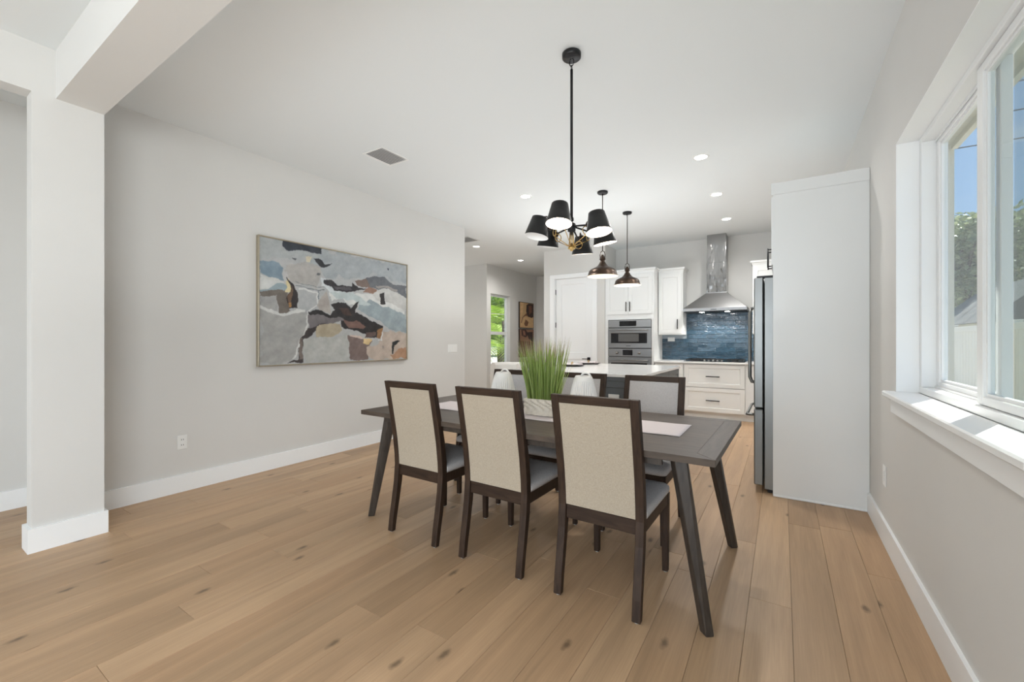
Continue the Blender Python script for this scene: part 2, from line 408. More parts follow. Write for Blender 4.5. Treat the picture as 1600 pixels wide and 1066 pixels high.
boxes('wall_rear', [(-4.95, XP, -4.9, -4.78, 0, H), (XP, -3.5, -4.9, -4.78, 0, H), (.3, XR, -4.9, -4.78, 0, H), (-3.5, .3, -4.9, -4.78, 2.5, H)], M_wall)
bm = new(); box(bm, XP - .12, XR, .671, .89, 2.727, H); struct('trim_1', bm, M_wall, label='boxed ceiling beam running from the pillar')

# baseboards
def baseboard(name, segs, label):
    bm = new()
    for (x0, x1, y0, y1) in segs:
        box(bm, x0, x1, y0, y1, 0.0005, .142)
    return struct(name, bm, M_trim, label=label)
baseboard('baseboard_left', [(XL, XL + .016, .906, 5.19), (XL - .12, XL + .016, 5.19, 5.206), (XP, XP + .018, .554, .906), (XP - .138, XP, .554, .572), (XP - .138, XP - .12, .572, .77), (XL, XP, .89, .906)], 'tall white baseboard of the left wall and pillar')
baseboard('baseboard_hall', [(-4.83, -4.814, -4.7, .77)], 'white baseboard in the side hall')
baseboard('baseboard_right', [(XR - .016, XR, -4.7, 3.998)], 'tall white baseboard under the window')
baseboard('baseboard_back', [(-3.98, -3.842, 7.384, 7.4), (-3.98, -3.996, 7.384, 10.144), (HX, HX + .016, 7.84, 10.16), (HX, -3.996, 10.144, 10.16)], 'white baseboard of the far hall')

# ------------------------------------------------------------------ large window (right wall)
win = bpy.data.objects.new('window_1', None); COL.objects.link(win); win.location = (XR + .15, 2.37, WZ0); win['kind'] = 'structure'; win['label'] = 'wide white sliding window above the sill'
bm = new()
X0, X1 = .635, .735
box(bm, X0, X1, WY0, WY1, .965, 1.0, .002); box(bm, X0, X1, WY0, WY1, WZ1 - .03, WZ1, .002)
box(bm, X0, X1, WY0, WY0 + .04, 1.0, WZ1 - .03, .002); box(bm, X0, X1, WY1 - .045, WY1, 1.0, WZ1 - .03, .002)
box(bm, .688, .692, WY0 + .04, WY1 - .045, 1.0, 1.012); box(bm, .688, .692, WY0 + .04, WY1 - .045, WZ1 - .045, WZ1 - .03)
obj('window_frame', bm, M_vinyl, win)
def sash(x0, x1, y0, y1, z0, z1, st, rl, gx, pane):
    bm = new()
    box(bm, x0, x1, y0, y0 + st, z0, z1, .003); box(bm, x0, x1, y1 - st, y1, z0, z1, .003)
    box(bm, x0, x1, y0 + st, y1 - st, z0, z0 + rl, .003); box(bm, x0, x1, y0 + st, y1 - st, z1 - rl, z1, .003)
    # glazing bead step
    g = .012
    box(bm, gx - .010, gx + .010, y0 + st, y0 + st + g, z0 + rl, z1 - rl); box(bm, gx - .010, gx + .010, y1 - st - g, y1 - st, z0 + rl, z1 - rl)
    box(bm, gx - .010, gx + .010, y0 + st + g, y1 - st - g, z0 + rl, z0 + rl + g); box(bm, gx - .010, gx + .010, y0 + st + g, y1 - st - g, z1 - rl - g, z1 - rl)
    s = obj('sash', bm, M_vinyl, win)
    bxo('pane', (gx - .002, gx + .002, y0 + st + g, y1 - st - g, z0 + rl + g, z1 - rl - g), pane, s)
    return s
sash(.694, .728, 2.335, WY1 - .045, 1.002, WZ1 - .032, .042, .032, .712, M_glass)
s2 = sash(.652, .686, WY0 + .04, 2.41, 1.002, WZ1 - .032, .058, .034, .672, M_glass)
bm = new(); box(bm, .729, .7305, WY0 + .041, 2.334, 1.01, WZ1 - .036); obj('insect_screen', bm, M_screen, win)
bm = new()
box(bm, .485, .635, WY0 - .07, WY1 + .045, .935, .965, .006)
obj('window_stool', bm, M_trim, win)
bm = new(); box(bm, .518, XR - .0005, WY0 - .045, WY1 + .012, .848, .934, .003); obj('window_apron', bm, M_trim, win)
bm = new(); box(bm, XR + .0, .635, WY1 - .004, WY1 + .0, .965, WZ1); box(bm, XR, .635, WY0, WY0 + .004, .965, WZ1); box(bm, XR, .635, WY0 + .004, WY1 - .004, WZ1 - .004, WZ1)
obj('jamb_lining', bm, M_trim, win)

# narrow hall window
hw = bpy.data.objects.new('window_2', None); COL.objects.link(hw); hw.location = (HX - .1, (HY0 + HY1) / 2, HZ0); hw['kind'] = 'structure'; hw['label'] = 'narrow double-hung window at the end of the hall'
bm = new(); xx0, xx1 = HX - .15, HX - .09
for d in ((HY0, HY0 + .035, HZ0, HZ1), (HY1 - .035, HY1, HZ0, HZ1), (HY0 + .035, HY1 - .035, HZ0, HZ0 + .045), (HY0 + .035, HY1 - .035, HZ1 - .045, HZ1), (HY0 + .035, HY1 - .035, 1.40, 1.475)):
    box(bm, xx0, xx1, *d, .002)
box(bm, xx0 + .02, xx0 + .04, HY0 + .035, HY1 - .035, 1.90, 1.912)
obj('window_frame', bm, M_vinyl, hw)
bxo('pane', (HX - .122, HX - .118, HY0 + .036, HY1 - .036, HZ0 + .046, 1.399), M_glass, hw)
bxo('pane', (HX - .122, HX - .118, HY0 + .036, HY1 - .036, 1.476, 1.899), M_glass, hw)
bxo('pane', (HX - .122, HX - .118, HY0 + .036, HY1 - .036, 1.913, HZ1 - .046), M_glass, hw)
bxo('window_stool', (HX - .09, HX + .03, HY0 - .04, HY1 + .04, HZ0 - .03, HZ0), M_trim, hw, .003)

# rear sliding doors behind the camera
rw = bpy.data.objects.new('window_3', None); COL.objects.link(rw); rw.location = (-1.6, -4.84, 0); rw['kind'] = 'structure'
bm = new()
for d in ((-3.5, -3.44), (-2.27, -2.2), (-1.0, -.93), (.24, .3)): box(bm, d[0], d[1], -4.88, -4.80, 0, 2.5)
box(bm, -3.44, .24, -4.88, -4.80, 2.44, 2.5)
obj('window_frame', bm, M_vinyl, rw)

# ------------------------------------------------------------------ kitchen door
dr = bpy.data.objects.new('door_1', None); COL.objects.link(dr); dr.location = (-3.355, 7.42, 0); dr['kind'] = 'structure'; dr['label'] = 'white two-panel pantry door with black lever'
def frame_panel(bm, x0, x1, z0, z1, y, th, panels, rec=.012, mi=0):
    """board facing -Y (front face at y) with recessed panels [(x0,x1,z0,z1)]"""
    xs = sorted({x0, x1, *[p[0] for p in panels], *[p[1] for p in panels]})
    zs = sorted({z0, z1, *[p[2] for p in panels], *[p[3] for p in panels]})
    def isin(cx_, cz_): return any(p[0] < cx_ < p[1] and p[2] < cz_ < p[3] for p in panels)
    g = {}
    def V(X, Y, Z):
        k = (round(X, 5), round(Y, 5), round(Z, 5))
        if k not in g: g[k] = bm.verts.new((X, Y, Z))
        return g[k]
    def F(*a):
        f = bm.faces.new([V(*p) for p in a]); f.material_index = mi
    for i in range(len(xs) - 1):
        for j in range(len(zs) - 1):
            a, b, c, d = xs[i], xs[i + 1], zs[j], zs[j + 1]
            if not isin((a + b) / 2, (c + d) / 2): F((a, y, c), (b, y, c), (b, y, d), (a, y, d))
    s = .006
    for (a, b, c, d) in panels:
        A = [(a, c), (b, c), (b, d), (a, d)]; B = [(a + s, c + s), (b - s, c + s), (b - s, d - s), (a + s, d - s)]
        for k in range(4):
            k2 = (k + 1) % 4
            F((A[k][0], y, A[k][1]), (A[k2][0], y, A[k2][1]), (B[k2][0], y + rec, B[k2][1]), (B[k][0], y + rec, B[k][1]))
        F(*[(q[0], y + rec, q[1]) for q in B])
    yb = y + th
    F((x0, yb, z0), (x0, yb, z1), (x1, yb, z1), (x1, yb, z0))
    # edges with matching subdivision
    for i in range(len(xs) - 1):
        a, b = xs[i], xs[i + 1]
        for zz in (z0, z1): pass
    F(*([(q, y, z0) for q in xs] + [(x1, yb, z0), (x0, yb, z0)]))
    F(*([(q, y, z1) for q in xs] + [(x1, yb, z1), (x0, yb, z1)]))
    F(*([(x0, y, q) for q in zs] + [(x0, yb, z1), (x0, yb, z0)]))
    F(*([(x1, y, q) for q in zs] + [(x1, yb, z1), (x1, yb, z0)]))
bm = new(); frame_panel(bm, -3.725, -2.985, .01, 2.448, 7.425, .04, [(-3.605, -3.105, 1.03, 2.335), (-3.605, -3.105, .22, .90)], .010)
obj('door_leaf', bm, M_trim, dr)
bm = new()
for d in ((-3.84, -3.745, .0, 2.44), (-2.965, -2.87, .0, 2.44)): box(bm, d[0], d[1], 7.382, 7.3995, d[2], d[3] + .095, .003)
box(bm, -3.745, -2.965, 7.382, 7.3995, 2.44 + .012, 2.535, .003)
box(bm, -3.745, -3.729, 7.3995, 7.47, 0, 2.452); box(bm, -2.981, -2.965, 7.3995, 7.47, 0, 2.452); box(bm, -3.729, -2.981, 7.3995, 7.47, 2.452, 2.465)
obj('door_casing', bm, M_trim, dr)
for zc in (2.20, 1.56, .3):
    bxo('hinge', (-3.733, -3.722, 7.405, 7.4245, zc - .05, zc + .05), M_black, dr, .002)
bm = new(); box(bm, -3.072, -3.012, 7.414, 7.4245, .885, .945, .002); box(bm, -3.05, -3.03, 7.385, 7.415, .905, .925, .003); box(bm, -3.16, -3.03, 7.375, 7.387, .908, .922, .003)
obj('door_handle', bm, M_black, dr, label='black lever handle')

# ------------------------------------------------------------------ kitchen cabinets
def pull_h(parent, xc, z, y, ln=.19):
    bm = new(); tube(bm, [(xc - ln / 2, y - .03, z), (xc + ln / 2, y - .03, z)], .008, 8)
    for s in (-1, 1): tube(bm, [(xc + s * ln * .36, y - .03, z), (xc + s * ln * .36, y - .0005, z)], .005, 6)
    return obj('handle', bm, M_black, parent)
def pull_v(parent, x, zc, y, ln=.16):
    bm = new(); tube(bm, [(x, y - .03, zc - ln / 2), (x, y - .03, zc + ln / 2)], .008, 8)
    for s in (-1, 1): tube(bm, [(x, y - .03, zc + s * ln * .36), (x, y - .0005, zc + s * ln * .36)], .005, 6)
    return obj('handle', bm, M_black, parent)
def shaker(name, parent, x0, x1, z0, z1, y, fr=.06, m=None):
    bm = new(); frame_panel(bm, x0, x1, z0, z1, y, .02, [(x0 + fr, x1 - fr, z0 + fr, z1 - fr)], .009)
    return obj(name, bm, m or M_cab, parent)
def crown(parent, x0, x1, y0, y1, z0=2.425, z1=2.515, e=.03, el_=1, er=1):
    bm = new()
    def ring(dx, z): return [(x0 - dx * el_, y0 - dx, z), (x1 + dx * er, y0 - dx, z), (x1 + dx * er, y1, z), (x0 - dx * el_, y1, z)]
    loft(bm, [ring(.002, z0), ring(.004, z0 + .02), ring(e * .6, z1 - .035), ring(e, z1 - .03), ring(e, z1)])
    return obj('crown_molding', bm, M_cab, parent)

tw = thing('oven_cabinet', 'tall white cabinet tower holding the two wall ovens', 'cabinet', (-2.28, 7.7, 0))
bm = new()
TX0, TX1 = -2.715, -1.845
box(bm, TX0, TX0 + .06, 7.40, 7.995, 0.001, 2.425); box(bm, TX1 - .04, TX1, 7.40, 7.995, 0.001, 2.425)
box(bm, TX0 + .06, TX1 - .04, 7.40, 7.995, 1.63, 2.425); box(bm, TX0 + .06, TX1 - .04, 7.40, 7.995, 0.001, .40); box(bm, TX0 + .06, TX1 - .04, 7.96, 7.995, .40, 1.63)
obj('cabinet_body', bm, M_cab, tw)
d1 = shaker('door', tw, TX0 + .03, -2.287, 1.725, 2.415, 7.378); d2 = shaker('door', tw, -2.283, TX1 - .03, 1.725, 2.415, 7.378)
pull_v(d1, -2.318, 1.855, 7.378, .17); pull_v(d2, -2.252, 1.855, 7.378, .17)
crown(tw, TX0, TX1, 7.40, 7.63, el_=0)
bxo('top_box', (TX0, TX1, 7.631, 7.995, 2.4255, 2.515), M_cab, tw)
shaker('drawer', tw, TX0 + .03, TX1 - .03, .11, .39, 7.378)

# ovens
ov = thing('microwave_oven', 'upper stainless built-in speed oven with black display', 'oven', (-2.27, 7.5, 1.12))
OX0, OX1 = -2.652, -1.888
bxo('oven_body', (OX0 + .01, OX1 - .01, 7.401, 7.90, 1.125, 1.618), M_black, ov)
p = bxo('control_panel', (OX0, OX1, 7.372, 7.399, 1.490, 1.622), M_steel, ov, .003)
bxo('display', (OX0 + .21, OX0 + .51, 7.369, 7.3715, 1.512, 1.602), M_darkfr, p)
bm = new(); frame_panel(bm, OX0, OX1, 1.128, 1.478, 7.372, .027, [(OX0 + .045, OX1 - .06, 1.205, 1.395)], .004)
p = obj('oven_door', bm, M_steel, ov)
bxo('door_glass', (OX0 + .055, OX1 - .07, 7.3725, 7.3755, 1.213, 1.387), M_darkfr, p)
bxo('viewing_window', (OX0 + .19, OX1 - .21, 7.3708, 7.372, 1.238, 1.375), mat('oven_window', (.12, .12, .12), .12), p)
bm = new(); tube(bm, [(OX0 + .04, 7.335, 1.44), (OX1 - .04, 7.335, 1.44)], .009, 8)
for xx in (OX0 + .07, OX1 - .07): tube(bm, [(xx, 7.335, 1.44), (xx, 7.3715, 1.44)], .008, 6)
obj('handle', bm, M_steel, p)
bm = new(); box(bm, OX0 + .33, OX0 + .41, 7.3707, 7.3716, 1.158, 1.167); obj('badge', bm, M_black, p)
ov2 = thing('wall_oven', 'lower stainless wall oven with two round knobs', 'oven', (-2.27, 7.5, .42))
bxo('oven_body', (OX0 + .01, OX1 - .01, 7.401, 7.90, .415, 1.112), M_black, ov2)
p = bxo('control_panel', (OX0, OX1, 7.372, 7.399, .975, 1.116), M_steel, ov2, .003)
bxo('display', (OX0 + .27, OX0 + .445, 7.369, 7.3715, .998, 1.093), M_darkfr, p)
for xx in (OX0 + .165, OX1 - .20):
    bm = new(); lathe(bm, [(0, 0), (.024, 0), (.027, .008), (.022, .026), (0, .028)], 16, (xx, 7.3715, 1.045), mtx=Matrix.Rotation(PI / 2, 4, 'X')); obj('knob', bm, M_steel, ov2)
bm = new(); frame_panel(bm, OX0, OX1, .42, .966, 7.372, .027, [(OX0 + .045, OX1 - .06, .52, .87)], .004)
p = obj('oven_door', bm, M_steel, ov2)
bxo('door_glass', (OX0 + .055, OX1 - .07, 7.3725, 7.3755, .528, .862), M_darkfr, p)
bm = new(); tube(bm, [(OX0 + .04, 7.335, .915), (OX1 - .04, 7.335, .915)], .010, 8)
for xx in (OX0 + .07, OX1 - .07): tube(bm, [(xx, 7.335, .915), (xx, 7.3715, .915)], .008, 6)
obj('handle', bm, M_steel, p)

def upper(label, x0, x1, pull_x):
    u = thing('upper_cabinet', label, 'cabinet', ((x0 + x1) / 2, 7.85, 1.355))
    bxo('cabinet_body', (x0, x1, 7.67, 7.995, 1.36, 2.425), M_cab, u)
    if x1 - x0 > .6:
        a = shaker('door', u, x0 + .01, (x0 + x1) / 2 - .002, 1.38, 2.415, 7.648); shaker('door', u, (x0 + x1) / 2 + .002, x1 - .01, 1.38, 2.415, 7.648)
    else: a = shaker('door', u, x0 + .01, x1 - .02, 1.38, 2.415, 7.648)
    pull_v(a, pull_x, 1.54, 7.648, .17)
    crown(u, x0, x1, 7.67, 7.995, z1=2.515, el_=0 if x0 < -1 else 1, er=1 if x0 < -1 else 0)
    return u
upper('narrow white upper cabinet between oven tower and hood', -1.838, -1.43, -1.512)
upper('white upper cabinet right of the hood, mostly behind the fridge', -.391, XR - .004, -.33)

base = thing('base_cabinet', 'white two-drawer base cabinet under the cooktop', 'cabinet', (-.93, 7.7, 0))
bxo('cabinet_body', (-1.37, -.478, 7.42, 7.995, .10, .884), M_cab, base)
bxo('toe_kick', (-1.37, -.478, 7.47, 7.99, 0.001, .0995), M_cab, base)
for z0, z1, zp in ((.507, .872, .682), (.117, .497, .298)):
    d = shaker('drawer', base, -1.362, -.486, z0, z1, 7.398); pull_h(d, -.93, zp, 7.398, .20)
b2 = thing('base_cabinet', 'narrow white base cabinet beside the oven tower', 'cabinet', (-1.6, 7.7, 0))
bxo('cabinet_body', (-1.84, -1.372, 7.42, 7.995, .10, .884), M_cab, b2); bxo('toe_kick', (-1.84, -1.372, 7.47, 7.99, 0.001, .0995), M_cab, b2)
shaker('drawer', b2, -1.834, -1.378, .70, .872, 7.398, .04); shaker('door', b2, -1.834, -1.378, .117, .69, 7.398)
b3 = thing('base_cabinet', 'white base cabinet in the corner behind the fridge', 'cabinet', (0, 7.7, 0))
bxo('cabinet_body', (-.476, XR - .004, 7.42, 7.995, .10, .884), M_cab, b3); bxo('toe_kick', (-.476, XR - .004, 7.47, 7.99, 0.001, .0995), M_cab, b3)
shaker('door', b3, -.40, XR - .02, .117, .872, 7.398)
o = bxo('countertop', (-1.842, XR - .004, 7.365, 7.998, .885, .915), M_quartz, bev=.003); tag(o, 'white quartz counter along the kitchen back wall', 'countertop')

# tiles
sp = thing('backsplash', 'glossy dark blue glazed brick tile backsplash behind the cooktop', 'backsplash', (-1.15, 7.99, .915))
bxo('grout_bed', (-1.845, -.392, 7.990, 7.9985, .9155, 1.735), M_grout, sp)
TH, TWd = .0755, .298
r = 0; z = .917
tile_cache = {}
while z < 1.73:
    z1 = min(z + TH - .004, 1.734); 
    off = (0, .149)[r % 2]; x = -1.843 - off
    while x < -.394:
        a, b = max(x, -1.843), min(x + TWd - .004, -.394)
        bl = [(a, b)]
        if z1 > 1.355: bl = [(max(a, -1.425), b)] if b > -1.42 else []
        for (p0, p1) in bl:
            if p1 - p0 > .02:
                key = (round(p1 - p0, 3), round(z1 - z, 3))
                if key not in tile_cache:
                    bm = new(); w2, h2 = (p1 - p0) / 2, (z1 - z) / 2
                    box(bm, -w2, w2, -.009, .0, -h2, h2, bev=.0018)
                    me = bpy.data.meshes.new('tile'); bmesh.ops.recalc_face_normals(bm, faces=bm.faces[:]); bm.to_mesh(me); bm.free(); me.materials.append(M_tile); tile_cache[key] = me
                o = bpy.data.objects.new('tile', tile_cache[key]); COL.objects.link(o); o.parent = sp
                o.location = Vector(((p0 + p1) / 2, 7.9895, (z + z1) / 2)) - sp.location
                o.rotation_euler = (rng.uniform(-.012, .012), 0, rng.uniform(-.008, .008))
        x += TWd
    z += TH; r += 1

# range hood
hd = thing('range_hood', 'stainless steel pyramid range hood with tall chimney', 'range hood', (-.93, 7.75, 1.73))
bm = new()
def rq(x0, x1, y0, y1, z): return [(x0, y0, z), (x1, y0, z), (x1, y1, z), (x0, y1, z)]
loft(bm, [rq(-1.40, -.46, 7.50, 7.9765, 1.74), rq(-1.40, -.46, 7.50, 7.9765, 1.79), rq(-1.075, -.755, 7.69, 7.9765, 2.045), rq(-1.075, -.755, 7.69, 7.9765, 2.06)])
obj('canopy', bm, M_steel, hd, bevel=.002)
bm = new(); box(bm, -1.063, -.766, 7.70, 7.997, 2.0605, 2.55, .002); box(bm, -1.058, -.771, 7.705, 7.997, 2.55, 3.019, .002); obj('chimney', bm, M_film, hd)
bxo('underside', (-1.385, -.475, 7.515, 7.97, 1.728, 1.7395), M_black, hd)
for xx in (-1.12, -.74):
    bm = new(); lathe(bm, [(0, -.004), (.035, -.004), (.035, 0), (0, 0)], 16, (xx, 7.60, 1.7275)); obj('lamp_lens', bm, M_hoodlens, hd)
    lamp('hood_lamp', 'SPOT', (xx, 7.60, 1.71), 12, (1, .95, .88), (xx, 7.75, .9), spot_size=2.2, spot_blend=.5, shadow_soft_size=.03)
bxo('badge', (-.975, -.89, 7.4975, 7.4995, 1.757, 1.766), M_black, hd)

# cooktop
ck = thing('gas_cooktop', 'black gas cooktop with silver knobs on white counter', 'cooktop', (-.93, 7.69, .915))
bxo('cooktop_plate', (-1.375, -.485, 7.43, 7.93, .9155, .924), M_darkfr, ck, .002)
for i, xx in enumerate((-1.22, -.93, -.64)):
    bm = new()
    for dx in (-.125, -.04, .04, .125): box(bm, xx + dx - .005, xx + dx + .005, 7.50, 7.90, .940, .952)
    for yy in (7.50, 7.70, 7.89): box(bm, xx - .13, xx + .13, yy, yy + .01, .936, .952)
    for dx in (-.125, .125):
        for yy in (7.50, 7.89): box(bm, xx + dx - .005, xx + dx + .005, yy, yy + .01, .924, .94)
    obj('grate', bm, M_grate, ck)
for (xx, yy) in ((-1.22, 7.60), (-1.22, 7.80), (-.93, 7.72), (-.64, 7.60), (-.64, 7.80)):
    bm = new(); lathe(bm, [(.045, 0), (.045, .008), (.03, .012), (0, .012)], 16, (xx, yy, .924)); obj('burner', bm, M_grate, ck)
for k in range(5):
    bm = new(); lathe(bm, [(.016, 0), (.018, .004), (.015, .022), (0, .023)], 12, (-1.06 + k * .063, 7.455, .9242)); obj('knob', bm, M_steel, ck)

# ------------------------------------------------------------------ fridge and its surround
fp = thing('fridge_cabinet', 'tall white end panel and cabinet built around the fridge', 'cabinet', (.24, 4.5, 0))
bxo('end_panel', (-.062, XR - .002, 4.0, 4.02, .0008, 2.425), M_cab, fp)
bxo('end_panel', (-.062, XR - .002, 5.0, 5.02, .0008, 2.425), M_cab, fp)
bm = new(); box(bm, -.060, XR - .002, 3.992, 3.9995, .001, .016, .002); obj('base_shoe', bm, M_trim, fp)
bxo('cabinet_body', (-.052, XR - .002, 4.0205, 4.9995, 1.86, 2.425), M_cab, fp)
bm = new()
def ringc(e, z): return [(-.062 - e, 4.0 - e * .4, z), (XR - .002, 4.0 - e * .4, z), (XR - .002, 5.02 + e * .4, z), (-.062 - e, 5.02 + e * .4, z)]
loft(bm, [ringc(.012, 2.4255), ringc(.012, 2.517)]); obj('crown_molding', bm, M_cab, fp)
for (y0, y1, yp) in ((4.03, 4.507, 4.44), (4.511, 4.99, 4.58)):
    bm = new(); frame_panel(bm, y0, y1, 1.87, 2.418, 0, .02, [(y0 + .06, y1 - .06, 1.93, 2.358)], .009)
    for v in bm.verts: v.co = Vector((v.co.y - .0735, v.co.x, v.co.z))
    d = obj('door', bm, M_cab, fp)
    bm = new(); tube(bm, [(-.108, yp, 1.91), (-.108, yp, 2.08)], .006, 8)
    for zz in (1.92, 2.07): tube(bm, [(-.108, yp, zz), (-.0738, yp, zz)], .006, 6)
    obj('handle', bm, M_black, d)

fr = thing('refrigerator', 'stainless french-door refrigerator inside the white surround', 'refrigerator', (.15, 4.5, 0))
bxo('fridge_body', (-.122, XR - .02, 4.05, 4.95, .03, 1.77), M_fsteel, fr, .003)
bxo('fridge_base', (-.10, XR - .02, 4.07, 4.93, .001, .0295), M_black, fr)
for (y0, y1, yh) in ((4.05, 4.497, 4.455), (4.503, 4.95, 4.545)):
    bm = new(); box(bm, -.198, -.130, y0, y1, .695, 1.775, .008); d = obj('door', bm, M_fsteel, fr)
    bm = new(); tube(bm, [(-.1975, yh, .87), (-.235, yh, .875), (-.252, yh, .92), (-.252, yh, 1.51), (-.235, yh, 1.555), (-.1975, yh, 1.56)], .012, 8)
    obj('handle', bm, M_fsteel, d)
bm = new(); box(bm, -.198, -.130, 4.05, 4.95, .055, .683, .008); d = obj('freezer_drawer', bm, M_fsteel, fr)
bm = new(); tube(bm, [(-.1975, 4.12, .63), (-.235, 4.125, .625), (-.255, 4.17, .62), (-.255, 4.83, .62), (-.235, 4.875, .625), (-.1975, 4.88, .63)], .012, 8)
obj('handle', bm, M_fsteel, d)
for yy in (4.10, 4.85):
    bxo('hinge_cover', (-.18, -.03, yy, yy + .06, 1.776, 1.795), M_black, fr, .004)

# ------------------------------------------------------------------ island
il = thing('kitchen_island', 'dark grey kitchen island behind the dining chairs', 'island', (-1.89, 5.0, 0))
IX0, IX1, IY0, IY1 = -2.62, -1.165, 4.135, 5.87
bxo('island_body', (IX0, IX1, IY0, IY1, .10, .889), M_grey, il)
bxo('toe_kick', (IX0 + .05, IX1 - .05, IY0 + .05, IY1 - .05, .001, .0995), M_grey, il)
w3 = (IX1 - IX0) / 3
for k in range(3):
    a = IX0 + k * w3 + .004; b = a + w3 - .008
    shaker('panel', il, a, b, .83, .884, IY0 - .021, .001, M_grey) if False else None
    bm = new(); frame_panel(bm, a, b, .115, .845, IY0 - .021, .02, [(a + .06, b - .06, .175, .785)], .008); obj('panel', bm, M_grey, il)
bxo('top_rail', (IX0, IX1, IY0 - .021, IY0 - .001, .850, .889), M_grey, il)
for k in range(3):
    ya = IY0 + k * .578 + .004; yb = ya + .57
    bm = new(); frame_panel(bm, ya, yb, .115, .884, 0, .02, [(ya + .06, yb - .06, .175, .824)], .008)
    for v in bm.verts: v.co = Vector((IX1 + .021 - v.co.y, v.co.x, v.co.z))
    obj('panel', bm, M_grey, il)
bm = new(); box(bm, -1.475, -1.365, IY0 - .0285, IY0 - .0215, .645, .716, .002); obj('outlet', bm, M_plastic, il, label='white horizontal outlet cover')
o = bxo('island_countertop', (-2.655, -1.13, 4.098, 5.90, .890, .922), M_quartz, bev=.003); tag(o, 'glossy white quartz slab on the grey island', 'countertop')

def place_setting(label, x, y, rot):
    t = thing('place_setting', label, 'tableware', (x, y, .9225), 'place settings along the island')
    bm = new(); lathe(bm, [(0, 0), (.12, 0), (.165, .012), (.168, .014), (.12, .006), (0, .005)], 28, (x, y, .9225)); obj('charger_plate', bm, M_picframe, t)
    bm = new(); lathe(bm, [(0, 0), (.08, .0), (.125, .012), (.127, .015), (.08, .006), (0, .005)], 28, (x, y, .930)); obj('plate', bm, M_ceramic, t)
    bm = new(); vv = []
    for i in range(13):
        u = -1 + i / 6.0; w = .016 + .05 * abs(u) ** 1.3; h = .012 + .012 * abs(u)
        vv.append([(x + u * .12, y - w, .938), (x + u * .12, y, .934), (x + u * .12, y + w, .938), (x + u * .12, y + w * .8, .938 + h), (x + u * .12, y, .938 + h * 1.2), (x + u * .12, y - w * .8, .938 + h)])
    loft(bm, vv); obj('napkin', bm, M_runner, t)
    bm = new(); tube(bm, [(x, y + .02 * math.cos(a), .955 + .018 * math.sin(a)) for a in [2 * PI * k / 16 for k in range(16)]], .006, 6, closed=True); obj('napkin_ring', bm, M_brass, t)
place_setting('dark charger plate with ringed napkin, nearer one on the island', -2.33, 5.12, 0)
place_setting('dark charger plate with ringed napkin, farther one on the island', -2.33, 5.68, 0)

# white barrel chair beyond the island
bc = thing('barrel_chair', 'white rounded barrel armchair near the hall window', 'armchair', (-4.55, 7.0, 0))
bm = new()
def arc(r, z, a0=-.15 * PI, a1=1.15 * PI, n=18): return [(-4.55 + r * math.cos(a0 + (a1 - a0) * k / n), 7.0 + r * .9 * math.sin(a0 + (a1 - a0) * k / n), z) for k in range(n + 1)]
outer = [arc(.36, .08), arc(.39, .45), arc(.38, .76), arc(.35, .82)]; inner = [arc(.30, .82), arc(.27, .76), arc(.27, .40), arc(.27, .08)]
rows = outer + inner; VV = [[bm.verts.new(p) for p in r_] for r_ in rows]
for i in range(len(VV)):
    a, b = VV[i], VV[(i + 1) % len(VV)]
    for k in range(len(a) - 1): bm.faces.new((a[k], a[k + 1], b[k + 1], b[k])).smooth = True
bm.faces.new([r_[0] for r_ in VV]); bm.faces.new([r_[-1] for r_ in reversed(VV)])
obj('barrel_back', bm, M_ceramic, bc)
bm = new(); lathe(bm, [(0, .1), (.25, .1), (.262, .14), (.262, .42), (.24, .46), (0, .47)], 24, (-4.55, 6.985, 0)); obj('seat', bm, M_ceramic, bc)
bm = new(); lathe(bm, [(0, .001), (.25, .001), (.25, .078), (0, .078)], 24, (-4.55, 6.99, 0)); obj('plinth', bm, M_picframe, bc)

